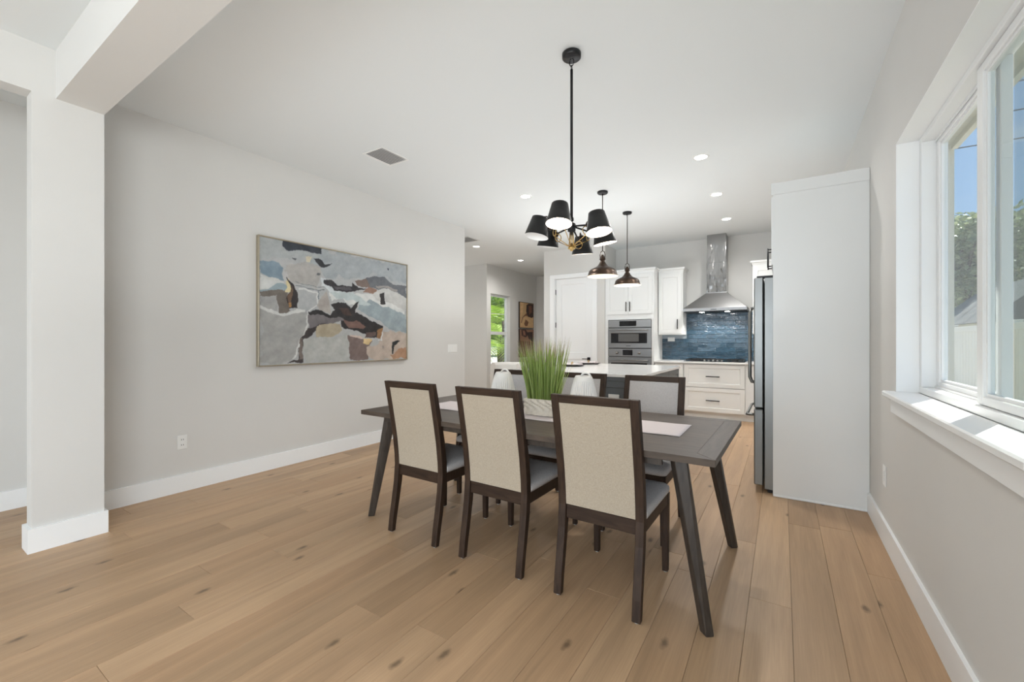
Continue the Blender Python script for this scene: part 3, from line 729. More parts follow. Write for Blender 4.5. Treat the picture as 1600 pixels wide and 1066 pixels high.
# ------------------------------------------------------------------ dining chair
def make_chair():
    root = thing('dining_chair', '', 'chair', (0, 0, 0), 'dining chairs around the table')
    W = .215; lw = .040
    prof = [(0.006, -.058, -.028), (.10, -.046, -.012), (.20, -.028, .008), (.32, -.009, .030), (.43, 0.0, .042), (.50, -.003, .040), (.62, -.017, .025), (.76, -.042, -.003), (.90, -.069, -.033), (.992, -.088, -.054)]
    def yr(z, which):
        for (a, b) in zip(prof, prof[1:]):
            if a[0] <= z <= b[0]:
                t_ = (z - a[0]) / (b[0] - a[0]); return a[which] + (b[which] - a[which]) * t_
        return prof[-1][which]
    for s in (-1, 1):
        bm = new(); rings = []
        xo, xi = s * W, s * (W - lw)
        for (z_, ya, yb) in prof:
            z2 = z_
            rings.append([(min(xo, xi), ya, z2), (max(xo, xi), ya, z2), (max(xo, xi), yb, z2), (min(xo, xi), yb, z2)])
        # mitred top: inner corner of the last ring is lower
        loft(bm, rings)
        lg = obj('leg', bm, M_walnut, root, bevel=.003)
        bm = new(); lathe(bm, [(0, .0005), (.010, .0005), (.010, .006), (0, .006)], 10, (s * (W - lw / 2), -.043, 0)); obj('glide', bm, M_rubber, lg)
    for s in (-1, 1):
        bm = new(); xo, xi = s * W, s * (W - .038)
        a, b = min(xo, xi), max(xo, xi)
        loft(bm, [[(a + .004, .446, .006), (b - .004, .446, .006), (b - .004, .476, .006), (a + .004, .476, .006)], [(a, .442, .374), (b, .442, .374), (b, .480, .374), (a, .480, .374)], [(a, .442, .43), (b, .442, .43), (b, .480, .43), (a, .480, .43)]])
        lg = obj('leg', bm, M_walnut, root, bevel=.003)
        bm = new(); lathe(bm, [(0, .0005), (.010, .0005), (.010, .006), (0, .006)], 10, (s * (W - .019), .461, 0)); obj('glide', bm, M_rubber, lg)
    xi = W - lw
    # seat rails
    bm = new(); box(bm, -xi, xi, .008, .032, .365, .432, .002); obj('seat_rail', bm, M_walnut_x, root)
    bm = new(); box(bm, -(W - .038), W - .038, .446, .472, .374, .43, .002); obj('seat_rail', bm, M_walnut_x, root)
    for s in (-1, 1):
        a, b = sorted((s * (W - .004), s * (W - .030)))
        bm = new(); box(bm, a, b, .042, .442, .372, .431, .002); obj('seat_rail', bm, M_walnut, root)
    # top rail, leaning with the back
    bm = new(); z0, z1 = .952, .992
    loft(bm, [[(-xi, yr(z0, 1), z0), (xi, yr(z0, 1), z0), (xi, yr(z0, 2), z0), (-xi, yr(z0, 2), z0)], [(-xi, yr(z1, 1), z1), (xi, yr(z1, 1), z1), (xi, yr(z1, 2), z1), (-xi, yr(z1, 2), z1)]])
    obj('top_rail', bm, M_walnut_x, root, bevel=.003)
    # bottom back rail
    # backrest upholstery
    bm = new(); rings = []
    nz_ = 12
    for i in range(nz_ + 1):
        t_ = i / nz_; z_ = .436 + (.951 - .436) * t_
        puff = .005 * math.sin(PI * min(max(t_, .0), 1)) ** .4 if 0 < t_ < 1 else 0
        ya = yr(z_, 1) + .004; yb = yr(z_, 2) - .002
        w_ = xi - .0006
        front = [(w_ * u, yb + puff * (1 - abs(u) ** 6), z_) for u in (1, .9, .5, 0, -.5, -.9, -1)]
        back = [(w_ * u, ya - puff * .3 * (1 - abs(u) ** 6), z_) for u in (-1, -.9, 0, .9, 1)]
        rings.append(back + front)
    loft(bm, rings)
    o = obj('backrest', bm, [M_linen, M_seat], root)
    for p_ in o.data.polygons: p_.material_index = 1 if p_.normal.y > .5 else 0
    # seat cushion
    bm = new()
    def rr(wx, y0, y1, z_, rad):
        pts = []
        for (cx_, cy_, a0) in ((wx - rad, y1 - rad, 0), (-wx + rad, y1 - rad, PI / 2), (-wx + .004, y0 + .004, PI), (wx - .004, y0 + .004, 1.5 * PI)):
            r_ = rad if a0 < PI else .004
            for k in range(5): pts.append((cx_ + r_ * math.cos(a0 + k * PI / 8), cy_ + r_ * math.sin(a0 + k * PI / 8), z_))
        return pts
    vv = loft(bm, [rr(W - .002, .046, .486, .4325, .03), rr(W + .003, .044, .492, .445, .032), rr(W + .002, .044, .491, .462, .032), rr(W - .012, .05, .476, .476, .03), rr(W - .07, .10, .42, .484, .03), rr(.03, .2, .3, .487, .02)])
    o = obj('seat', bm, M_seat, root)
    for p_ in o.data.polygons: p_.use_smooth = True
    return root
ch0 = make_chair()
spots = [
    ((-1.966, 1.952), -1, 'walnut dining chair with linen back seen from behind, farthest left of the near row'),
    ((-1.357, 1.938), -1, 'walnut dining chair with linen back seen from behind, middle of the near row'),
    ((-.737, 1.922), -1, 'dining chair with linen back seen from behind, right end of the near row'),
    ((-2.02, 3.135), 179, 'dining chair on the far side of the table, behind the left ribbed vase'),
    ((-1.375, 3.120), 179, 'dining chair on the far side of the table, behind the right ribbed vase'),
    ((-.795, 3.120), 179, 'dining chair on the far side of the table, in front of the white kitchen drawers')]
for i, ((cx_, cy_), deg, lab) in enumerate(spots):
    c_ = ch0 if i == 0 else dup(ch0)
    c_.location = (cx_, cy_, 0); c_.rotation_euler = (0, 0, math.radians(deg)); c_['label'] = lab

# ------------------------------------------------------------------ dining table (local frame, rotated -1 deg)
tb = thing('dining_table', 'dark grey-brown rectangular dining table with splayed angular legs', 'table', (0, 0, 0))
TLn, TWt = 1.146, .518
bw = .085
bm = new(); box(bm, -TLn + bw, TLn - bw, -TWt + bw, TWt - bw, .7305, .7596); top = obj('tabletop', bm, M_table, tb)
def board(pts, m, name='border_board'):
    bm = new(); loft(bm, [[(x_, y_, .730) for x_, y_ in pts], [(x_, y_, .760) for x_, y_ in pts]]); obj(name, bm, m, tb, bevel=.0012)
e = .0006
for s in (-1, 1):
    board([(-TLn, s * TWt), (TLn, s * TWt), (TLn - bw, s * (TWt - bw + e)), (-TLn + bw, s * (TWt - bw + e))], M_table)
    board([(s * TLn, -TWt + e), (s * TLn, TWt - e), (s * (TLn - bw + e), TWt - bw), (s * (TLn - bw + e), -TWt + bw)], M_tabley)
for s in (-1, 1):
    bm = new(); a, b = sorted((s * (TWt - .022), s * (TWt - .044))); box(bm, -TLn + .22, TLn - .22, a, b, .698, .7295); obj('apron', bm, M_tleg, tb)
    bm = new(); a, b = sorted((s * (TLn - .22), s * (TLn - .242))); box(bm, a, b, -.335, .335, .690, .7295); obj('apron', bm, M_tleg, tb)
for sx in (-1, 1):
    for sy in (-1, 1):
        Tq = [(.930, .387), (.961, .427), (1.016, .417), (1.010, .375), (.965, .345)]
        Bq = [(1.076, .458), (1.106, .488), (1.134, .466), (1.128, .445), (1.104, .428)]
        bm = new(); loft(bm, [[(sx * a, sy * b, .0005) for a, b in Bq], [(sx * a, sy * b, .7295) for a, b in Tq]]); obj('leg', bm, M_tleg, tb, bevel=.004)
tb.location = (-1.366, 2.447, 0); tb.rotation_euler = (0, 0, math.radians(-1.1))

# runner
bm = new(); nx, ny = 60, 8
G = [[bm.verts.new((-2.27 + 1.83 * i / nx, 2.275 + .345 * j / ny, .7608 + .0012 * (1 + math.sin(i * .9 + j * .5) * .5) + (.006 * math.exp(-((i - 48) / 1.0) ** 2) if i > 44 else 0))) for j in range(ny + 1)] for i in range(nx + 1)]
for i in range(nx):
    for j in range(ny): bm.faces.new((G[i][j], G[i + 1][j], G[i + 1][j + 1], G[i][j + 1])).smooth = True
o = obj('table_runner', bm, M_runner); md = o.modifiers.new('solid', 'SOLIDIFY'); md.thickness = .0012; md.offset = 1
tag(o, 'pale pinkish white cloth runner laid along the dining table', 'table runner')

# planter with grass
pl = thing('potted_grass', 'green faux grass in a rectangular carved stone planter on the table', 'plant', (-1.315, 2.45, .767))
bm = new(); px0, px1, py0, py1, pz0, pz1 = -1.435, -1.195, 2.39, 2.51, .767, .872
n = 20
def wav(x_, z_): return .0050 * math.sin(110 * x_ + 3.0 * math.sin(60 * z_) + 90 * z_) 
def rectring(z_, gx, ins=0.0, wv=True):
    P = []
    for k in range(n): u = k / n; x_ = px0 + ins + (px1 - px0 - 2 * ins) * u; P.append((x_, py0 + ins + gx + (wav(x_, z_) if wv else 0), z_))
    for k in range(8): u = k / 8; P.append((px1 - ins - gx, py0 + ins + (py1 - py0 - 2 * ins) * u, z_))
    for k in range(n): u = k / n; x_ = px1 - ins - (px1 - px0 - 2 * ins) * u; P.append((x_, py1 - ins - gx, z_))
    for k in range(8): u = k / 8; P.append((px0 + ins + gx, py1 - ins - (py1 - py0 - 2 * ins) * u, z_))
    return P
rings = [rectring(pz0 + (pz1 - pz0) * i / 14, .004 * (1 - i / 14)) for i in range(15)] + [rectring(pz1, 0, .010, False), rectring(pz1 - .015, 0, .012, False)]
loft(bm, rings); obj('planter', bm, M_pot, pl)
bm = new()
rg = random.Random(3)
for i in range(420):
    bx = rg.uniform(px0 + .018, px1 - .018); by = rg.uniform(py0 + .018, py1 - .018)
    u = (bx - (px0 + px1) / 2) / .12; v = (by - 2.45) / .06
    ln = rg.uniform(.31, .43); 
    if rg.random() < .15: ln *= .7
    lx = u * .075 + rg.gauss(0, .018); ly = v * .05 + rg.gauss(0, .018)
    if i < 4: lx -= .06
    w = rg.uniform(.0022, .0042); a = rg.uniform(0, PI)
    dx, dy = math.cos(a) * w, math.sin(a) * w
    prev = None; ns = 5
    for k in range(ns + 1):
        t_ = k / ns; cx_ = bx + lx * t_ ** 1.3; cy_ = by + ly * t_ ** 1.3; cz_ = pz1 - .014 + ln * t_ - .02 * (abs(lx) + abs(ly)) * t_ ** 3 * 4
        ww = (1 - t_) ** .6 + .06
        cur = (bm.verts.new((cx_ - dx * ww, cy_ - dy * ww, cz_)), bm.verts.new((cx_ + dx * ww, cy_ + dy * ww, cz_)))
        if prev:
            f = bm.faces.new((prev[0], prev[1], cur[1], cur[0])); f.material_index = 1 if k == ns and rg.random() < .75 else 0
        prev = cur
o = obj('grass_blades', bm, [M_blade, M_tip], pl, recalc=False); o['kind'] = 'stuff'

# ribbed vases
def vase_bm(x, y):
    bm = new(); seg = 72
    prof = [(.070, 0), (.084, .010), (.092, .05), (.091, .10), (.084, .15), (.073, .20), (.062, .24), (.053, .262), (.048, .268), (.042, .264), (.046, .24), (.05, .18)]
    cols = []
    for (r_, z_) in prof:
        ring = []
        for k in range(seg):
            rb = .0045 if (k % 2 == 0) and .005 < z_ < .21 and r_ > .055 else 0
            ring.append((x + (r_ - rb) * math.cos(2 * PI * k / seg), y + (r_ - rb) * math.sin(2 * PI * k / seg), .7612 + z_))
        cols.append(ring)
    loft(bm, cols, caps=False); bm.faces.ensure_lookup_table()
    f = bm.faces.new([bm.verts.new(p) for p in reversed(cols[0])])
    bmesh.ops.remove_doubles(bm, verts=bm.verts[:], dist=1e-5)
    return bm
def vase(label, x, y, flip=1):
    t = thing('ribbed_vase', label, 'vase', (x, y, .7612), 'white ribbed vases on the table')
    o = obj('vase_body', vase_bm(x, y), M_ceramic, t)
    bm = new(); pts = []
    for k in range(13):
        a = PI * k / 12; pts.append((x + .016 + .030 * math.cos(a), y, .7612 + .262 + .024 * math.sin(a)))
    tube(bm, pts, .0065, 8); obj('handle', bm, M_ceramic, t)
vase('white ribbed ceramic vase left of the potted grass', -1.655, 2.47)
vase('white ribbed ceramic vase right of the potted grass', -1.048, 2.47)
for vn in ('ribbed_vase', 'ribbed_vase.001'):
    bpy.data.objects[vn].location.z += .0034

# ------------------------------------------------------------------ chandelier
S_, C_ = math.sin(math.atan(422 / 660)), math.cos(math.atan(422 / 660))
def fc(lat, d, z): return Vector((C_ * lat - S_ * d, S_ * lat + C_ * d, z))
CH = Vector((-1.091, 2.387, 0))
cd = thing('chandelier', 'black and brass chandelier with six tapered black shades over the table', 'chandelier', (CH.x, CH.y, H))
bm = new(); lathe(bm, [(0, -.034), (.05, -.033), (.057, -.028), (.058, -.004), (.055, -.0005), (0, -.0005)], 32, (CH.x, CH.y, H)); obj('canopy', bm, M_black, cd)
bm = new()
tube(bm, [(CH.x + .014 * math.sin(a), CH.y, H - .055 + .024 * math.cos(a)) for a in [2 * PI * k / 16 for k in range(16)]], .003, 6, closed=True)
tube(bm, [(CH.x, CH.y + .008 * math.sin(a), H - .088 + .014 * math.cos(a)) for a in [2 * PI * k / 16 for k in range(16)]], .0025, 6, closed=True)
obj('chain_link', bm, M_black, cd)
bm = new(); tube(bm, [(CH.x, CH.y, H - .10), (CH.x, CH.y, 1.99)], .0085, 10); lathe(bm, [(.0085, 0), (.013, .005), (.013, .02), (.008, .03)], 12, (CH.x, CH.y, 1.985)); obj('stem', bm, M_black, cd)
bm = new(); lathe(bm, [(0, -.055), (.012, -.05), (.012, -.035), (.024, -.03), (.026, .012), (.02, .018), (.01, .024), (0, .024)], 20, (CH.x, CH.y, 1.955)); obj('hub', bm, M_black, cd)
bm = new(); lathe(bm, [(0, -.02), (.008, -.018), (.01, -.01), (.022, -.006), (.022, .004), (.01, .01), (.006, .03), (0, .03)], 16, (CH.x, CH.y, 1.822)); obj('finial', bm, M_brass, cd)
sh = [(.146, 2.54, 1.877, 0), (.257, 2.32, 1.893, 1), (.490, 2.377, 1.862, 1), (.586, 2.66, 1.863, 1), (.481, 2.885, 1.844, 1), (.239, 2.82, 1.878, 0)]
for (lat, d, zb, lit) in sh:
    P = fc(lat, d, zb); out = (P - Vector((CH.x, CH.y, zb))); out.z = 0; dist = out.length; out.normalize()
    # frustum tilted outwards at its bottom
    axis = Vector((0, 0, 1)).cross(out); tilt = Matrix.Rotation(math.radians(-11), 4, axis)
    bm = new()
    lathe(bm, [(.0725, 0), (.046, .118), (.012, .1185)], 36, P, 0, tilt)
    lathe(bm, [(.0715, .0005), (.0452, .1165), (.012, .117)], 36, P, 1, tilt)
    lathe(bm, [(.0725, 0), (.0715, .0005)], 36, P, 1, tilt)
    s_o = obj('lamp_shade', bm, [M_shade, M_shadein], cd, recalc=False)
    if not lit: s_o['label'] = 'unlit black shade'
    bm = new(); lathe(bm, [(0, .028), (.014, .032), (.022, .045), (.022, .058), (.013, .078), (.011, .085)], 16, P, 0, tilt); obj('bulb', bm, M_bulb if lit else M_bulboff, s_o)
    bm = new(); lathe(bm, [(.013, .085), (.014, .09), (.014, .12), (.010, .124), (0, .124)], 12, P, 0, tilt); obj('socket', bm, M_black, s_o)
    if lit:
        lamp('bulb_glow', 'POINT', P + (tilt @ Vector((0, 0, .03))), 1.3, (1, .80, .58), shadow_soft_size=.02)
    # arm from hub to knuckle beside the shade
    hubp = Vector((CH.x, CH.y, 1.952)) + out * .022
    kn = P - out * .088; kn.z = zb + .065
    bm = new(); tube(bm, [hubp, kn - out * .012], .0055, 8); obj('arm', bm, M_black, cd)
    bm = new(); mt = (kn - hubp).normalized().to_track_quat('Z', 'Y').to_matrix().to_4x4()
    lathe(bm, [(0, -.016), (.016, -.012), (.022, -.002), (.018, .008), (.012, .016), (0, .018)], 16, kn, 0, mt)
    top_in = P + tilt @ Vector((0, 0, .121)) 
    tube(bm, [kn, kn + out * .006 + Vector((0, 0, .035)), kn + out * .02 + Vector((0, 0, .062)), top_in], .004, 6)
    obj('knuckle', bm, M_bronze, cd)
    ring_c = kn - out * .028 + Vector((0, 0, -.028))
    bm = new(); side = Vector((0, 0, 1)).cross(out)
    tube(bm, [ring_c + side * .024 * math.cos(a) + Vector((0, 0, 1)) * .024 * math.sin(a) for a in [2 * PI * k / 20 for k in range(20)]], .0028, 6, closed=True)
    tube(bm, [Vector((CH.x, CH.y, 1.83)) + out * .012, ring_c + Vector((0, 0, -.024))], .0024, 6)
    tube(bm, [Vector((CH.x, CH.y, 1.925)) + out * .01, Vector((CH.x, CH.y, 1.83)) + out * .018], .0022, 6)
    obj('brass_rod', bm, M_brass, cd)

# ------------------------------------------------------------------ pendants
def make_pendant():
    t = thing('pendant_light', '', 'pendant light', (0, 0, 0), 'bronze pendants over the island')
    bm = new(); lathe(bm, [(0, -.026), (.055, -.025), (.062, -.016), (.062, -.0005), (0, -.0005)], 28); obj('canopy', bm, M_black, t)
    bm = new(); tube(bm, [(0, 0, -.025), (0, 0, -.70)], .0055, 8); obj('stem', bm, M_bronze, t)
    # yoke
    bm = new()
    pts = [(-.028, 0, -.80), (-.030, 0, -.745), (-.022, 0, -.715), (0, 0, -.70), (.022, 0, -.715), (.030, 0, -.745), (.028, 0, -.80)]
    tube(bm, pts, .005, 6); obj('yoke', bm, M_bronze, t)
    bm = new(); lathe(bm, [(0, -.745), (.014, -.748), (.016, -.76), (.022, -.77), (.024, -.79), (.036, -.796), (.036, -.804), (.026, -.812), (.026, -.83), (.034, -.838)], 20); obj('socket_cap', bm, M_bronze, t)
    out = [(.034, -.838), (.045, -.86), (.07, -.888), (.105, -.905), (.14, -.922), (.160, -.945), (.168, -.975), (.170, -.988), (.182, -1.0), (.184, -1.004)]
    inn = [(.182, -1.004), (.168, -.991), (.165, -.976), (.157, -.947), (.138, -.926), (.103, -.909), (.068, -.892), (.043, -.865), (.0, -.862)]
    bm = new(); lathe(bm, out, 40, mi=0); lathe(bm, inn, 40, mi=1); s_o = obj('lamp_shade', bm, [M_bronze, M_liningw], t, recalc=False)
    bm = new(); lathe(bm, [(0, -.975), (.02, -.968), (.03, -.945), (.026, -.92), (.014, -.895), (.012, -.866)], 16); obj('bulb', bm, M_bulbp, t)
    return t
pd = make_pendant(); pd.location = (-1.793, 4.797, H); pd['label'] = 'bronze dome pendant light over the island, nearer to the dining table'
p2 = dup(pd); p2.location = (-1.794, 5.747, H); p2['label'] = 'bronze dome pendant light over the island, nearer to the oven wall'
for yy in (4.797, 5.747): lamp('pendant_glow', 'POINT', (-1.793, yy, H - .985), .8, (1, .82, .62), shadow_soft_size=.03)

# ------------------------------------------------------------------ recessed lights
def make_can():
    t = thing('recessed_light', '', 'ceiling light', (0, 0, 0), 'recessed ceiling downlights')
    bm = new(); lathe(bm, [(.056, -.002), (.058, -.006), (.072, -.005), (.076, -.0005)], 28); obj('trim_ring', bm, M_plastic, t)
    bm = new(); lathe(bm, [(0, -.003), (.0555, -.003), (.0555, -.0008), (0, -.0008)], 24); obj('lens', bm, M_lens, t)
    return t
cans = [(-.658, 4.40, 'recessed downlight nearest the dining table, above the fridge side'), (-.667, 5.62, 'recessed downlight between the fridge and the hood, middle of its row'), (-.68, 6.83, 'recessed downlight closest to the range hood'),
        (-2.64, 4.44, 'recessed downlight left of the chandelier rod'), (-4.82, 6.30, 'recessed downlight beside the partly hidden hall vent'), (-4.83, 7.90, 'recessed downlight deepest in the far hall')]
c0 = make_can()
for i, (a, b, lab) in enumerate(cans):
    c_ = c0 if i == 0 else dup(c0)
    c_.location = (a, b, H); c_['label'] = lab
    lamp('downlight', 'SPOT', (a, b, H - .02), 46, (1, .98, .95), (a, b, 0), spot_size=2.85, spot_blend=.8, shadow_soft_size=.05)

# vents
def vent(label, x0, x1, y0, y1):
    t = thing('ceiling_vent', label, 'vent', ((x0 + x1) / 2, (y0 + y1) / 2, H))
    bm = new(); w = .022
    for d in ((x0, x1, y0, y0 + w), (x0, x1, y1 - w, y1), (x0, x0 + w, y0 + w, y1 - w), (x1 - w, x1, y0 + w, y1 - w)): box(bm, *d, H - .008, H - .0005, .002)
    obj('vent_frame', bm, M_plastic, t)
    bxo('vent_back', (x0 + w, x1 - w, y0 + w, y1 - w, H - .0012, H - .0004), M_ventback, t)
    k = int((x1 - x0 - 2 * w) / .025)
    for i in range(k):
        xc = x0 + w + (i + .5) * (x1 - x0 - 2 * w) / k
        bm = new(); loft(bm, [[(xc - .010, yy, H - .004), (xc + .008, yy, H - .012), (xc + .009, yy, H - .0105), (xc - .009, yy, H - .0025)] for yy in (y0 + w, y1 - w)]); obj('slat', bm, M_plastic, t)
vent('white louvred ceiling vent over the dining area', -3.335, -3.06, 2.59, 2.93)
vent('white ceiling vent partly hidden by the end of the left wall', -4.95, -4.47, 5.60, 5.95)

# ------------------------------------------------------------------ electrical plates
def plate(name, label, cat, parts):
    t = thing(name, label, cat, parts[0]); return t
t = thing('wall_outlet', 'white duplex outlet low on the left wall', 'outlet', (XL, 1.48, .41))
bm = new(); box(bm, XL + .0005, XL + .0065, 1.445, 1.515, .352, .467, .002); obj('cover_plate', bm, M_plastic, t)
for zc in (.388, .432):
    bm = new(); box(bm, XL + .0068, XL + .0088, 1.463, 1.497, zc - .015, zc + .015, .001); r_ = obj('receptacle', bm, M_plastic, t)
    bm = new(); box(bm, XL + .0089, XL + .0094, 1.472, 1.475, zc - .006, zc + .006); box(bm, XL + .0089, XL + .0094, 1.485, 1.488, zc - .006, zc + .006); obj('slot', bm, M_black, r_)
t = thing('wall_outlet', 'white blank cover plate low under the window', 'outlet', (XR, 3.46, .41))
bm = new(); box(bm, XR - .0065, XR - .0005, 3.42, 3.50, .35, .475, .002); obj('cover_plate', bm, M_plastic, t)
bm = new(); box(bm, XR - .0090, XR - .0068, 3.443, 3.477, .38, .445, .001); obj('receptacle', bm, M_plastic, t)
t = thing('light_switch', 'white triple switch plate at the end of the left wall', 'switch', (XL, 4.89, 1.14))
bm = new(); box(bm, XL + .0005, XL + .0065, 4.79, 5.0, 1.08, 1.20, .002); obj('cover_plate', bm, M_plastic, t)
for yc in (4.83, 4.895, 4.96):
    bm = new(); box(bm, XL + .0068, XL + .0095, yc - .017, yc + .017, 1.107, 1.173, .001); obj('rocker', bm, M_plastic, t)
t = thing('wall_outlet', 'white outlet on the blue tiles under the upper cabinet', 'outlet', (-1.685, 7.98, 1.28))
bm = new(); box(bm, -1.745, -1.625, 7.968, 7.9785, 1.243, 1.315, .002); obj('cover_plate', bm, M_plastic, t)
for xc in (-1.712, -1.658):
    bm = new(); box(bm, xc - .017, xc + .017, 7.966, 7.9678, 1.256, 1.302); obj('receptacle', bm, M_plastic, t)

# ------------------------------------------------------------------ pictures (flat painted canvases as coloured grids)
def inpoly(X, Y, poly):
    ins = np.zeros(X.shape, bool); n_ = len(poly); j = n_ - 1
    for i in range(n_):
        xi_, yi_ = poly[i]; xj, yj = poly[j]
        if yi_ != yj:
            c_ = ((yi_ > Y) != (yj > Y)) & (X < (xj - xi_) * (Y - yi_) / (yj - yi_) + xi_); ins ^= c_
        j = i
    return ins
def fnoise(X, Y, seed, octs=4, base=4.0):
    r_ = np.random.RandomState(seed); out = np.zeros(X.shape); amp = 1; f_ = base
    for o_ in range(octs):
        for q in range(5):
            a = r_.uniform(0, 2 * PI); ph = r_.uniform(0, 6.28); out += amp * np.sin(2 * PI * f_ * (X * math.cos(a) + Y * math.sin(a)) + ph + 2 * np.sin(5 * f_ * .3 * (X * math.sin(a) - Y * math.cos(a)) + ph)) / 5
        amp *= .55; f_ *= 2.05
    return out
def homography(src, dst):
    A = []
    for (x_, y_), (u, v) in zip(src, dst):
        A.append([x_, y_, 1, 0, 0, 0, -u * x_, -u * y_, -u]); A.append([0, 0, 0, x_, y_, 1, -v * x_, -v * y_, -v])
    _, _, Vt = np.linalg.svd(np.array(A, float)); return Vt[-1].reshape(3, 3)
def canvas(name, parent, origin, uvec, vvec, nu, nv, base, shapes, corners, seed, warp=.011):
    """corners: traced quad TL,TR,BL,BR that the shapes are drawn in"""
    Hm = homography(corners, [(0, 0), (1, 0), (0, 1), (1, 1)])
    U, V = np.meshgrid((np.arange(nu) + .5) / nu, (np.arange(nv) + .5) / nv)
    asp = nu / nv
    col = np.zeros((nv, nu, 3)); col[:] = base
    n1 = fnoise(U * asp, V, seed, 4, 1.3)
    if name == 'canvas': col += n1[..., None] * np.array([12, 9, 7]) * .9
    wx = fnoise(U * asp, V, seed + 1, 4, 5) * warp; wy = fnoise(U * asp, V, seed + 2, 4, 5) * warp * 1.3
    for k, (poly, c_, *opt) in enumerate(shapes):
        P = np.array([(x_, y_, 1.0) for x_, y_ in poly]) @ Hm.T; P = P[:, :2] / P[:, 2:]
        amt = opt[0] if opt else 1.0
        m_ = inpoly(U + wx * amt, V + wy * amt, [tuple(q) for q in P])
        if len(opt) > 1:
            al = opt[1]
        else: al = 1
        tex = fnoise(U * asp, V, seed + 10 + k, 4, 6)[..., None] * 9
        col[m_] = (col[m_] * (1 - al) + np.array(c_) * al) + tex[m_]
    for _ in range(1):
        q = np.pad(col, ((1, 1), (1, 1), (0, 0)), 'edge')
        col = (q[1:-1, 1:-1] * 2 + q[:-2, 1:-1] + q[2:, 1:-1] + q[1:-1, :-2] + q[1:-1, 2:]) / 6
    if name == 'canvas':
        mean = col.mean(-1, keepdims=True); col = mean + .78 * (col - mean)
        col += np.clip(fnoise(U * asp, V, seed + 77, 3, 9), -1.5, 1.5)[..., None] * np.array([5.5, 5, 4.5])
    col += fnoise(U * asp, V, seed + 99, 2, 22)[..., None] * 3.0
    col = np.clip(col, 5, 250) / 255.0; lin = np.where(col <= .04045, col / 12.92, ((col + .055) / 1.055) ** 2.4)
    o_, u_, v_ = Vector(origin) - wloc(parent), Vector(uvec), Vector(vvec)
    verts = [tuple(o_ + u_ * (i / nu) + v_ * (j / nv)) for j in range(nv + 1) for i in range(nu + 1)]
    faces = [(j * (nu + 1) + i, j * (nu + 1) + i + 1, (j + 1) * (nu + 1) + i + 1, (j + 1) * (nu + 1) + i) for j in range(nv) for i in range(nu)]
    me = bpy.data.meshes.new(name); me.from_pydata(verts, [], faces)
    at = me.color_attributes.new('paint', 'FLOAT_COLOR', 'CORNER')
    arr = np.ones((nv * nu, 4, 4), dtype=np.float32); arr[:, :, :3] = lin.reshape(-1, 1, 3); at.data.foreach_set('color', arr.ravel())
    m = bpy.data.materials.get('canvas_paint')
    if not m:
        m = bpy.data.materials.new('canvas_paint'); m.use_nodes = True; t_ = m.node_tree; an = N(t_, 'ShaderNodeAttribute', attribute_name='paint')
        t_.links.new(an.outputs['Color'], t_.nodes['Principled BSDF'].inputs['Base Color']); t_.nodes['Principled BSDF'].inputs['Roughness'].default_value = .55
    me.materials.append(m)
    o = bpy.data.objects.new(name, me); COL.objects.link(o); o.parent = parent; return o
def stroke(pts, w):
    L_ = []; R_ = []
    for i, (x_, y_) in enumerate(pts):
        a = pts[max(i - 1, 0)]; b = pts[min(i + 1, len(pts) - 1)]; dx, dy = b[0] - a[0], b[1] - a[1]; l_ = math.hypot(dx, dy) or 1
        L_.append((x_ - dy / l_ * w, y_ + dx / l_ * w)); R_.append((x_ + dy / l_ * w, y_ - dx / l_ * w))
    return L_ + R_[::-1]
pt = thing('wall_painting', 'large abstract painting in greys, blues and browns on the left wall', 'painting', (XL, 3.0, 1.63))
PY0, PY1, PZ0, PZ1 = 2.065, 3.95, 1.006, 2.256
bm = new(); fw = .012
for d in ((PY0, PY1, PZ0, PZ0 + fw), (PY0, PY1, PZ1 - fw, PZ1), (PY0, PY0 + fw, PZ0 + fw, PZ1 - fw), (PY1 - fw, PY1, PZ0 + fw, PZ1 - fw)): box(bm, XL + .001, XL + .045, *d, .002)
obj('picture_frame', bm, M_frame, pt)
bxo('canvas_backing', (XL + .004, XL + .030, PY0 + fw + .001, PY1 - fw - .001, PZ0 + fw + .001, PZ1 - fw - .001), M_picframe, pt)
W_ = (205, 207, 203)
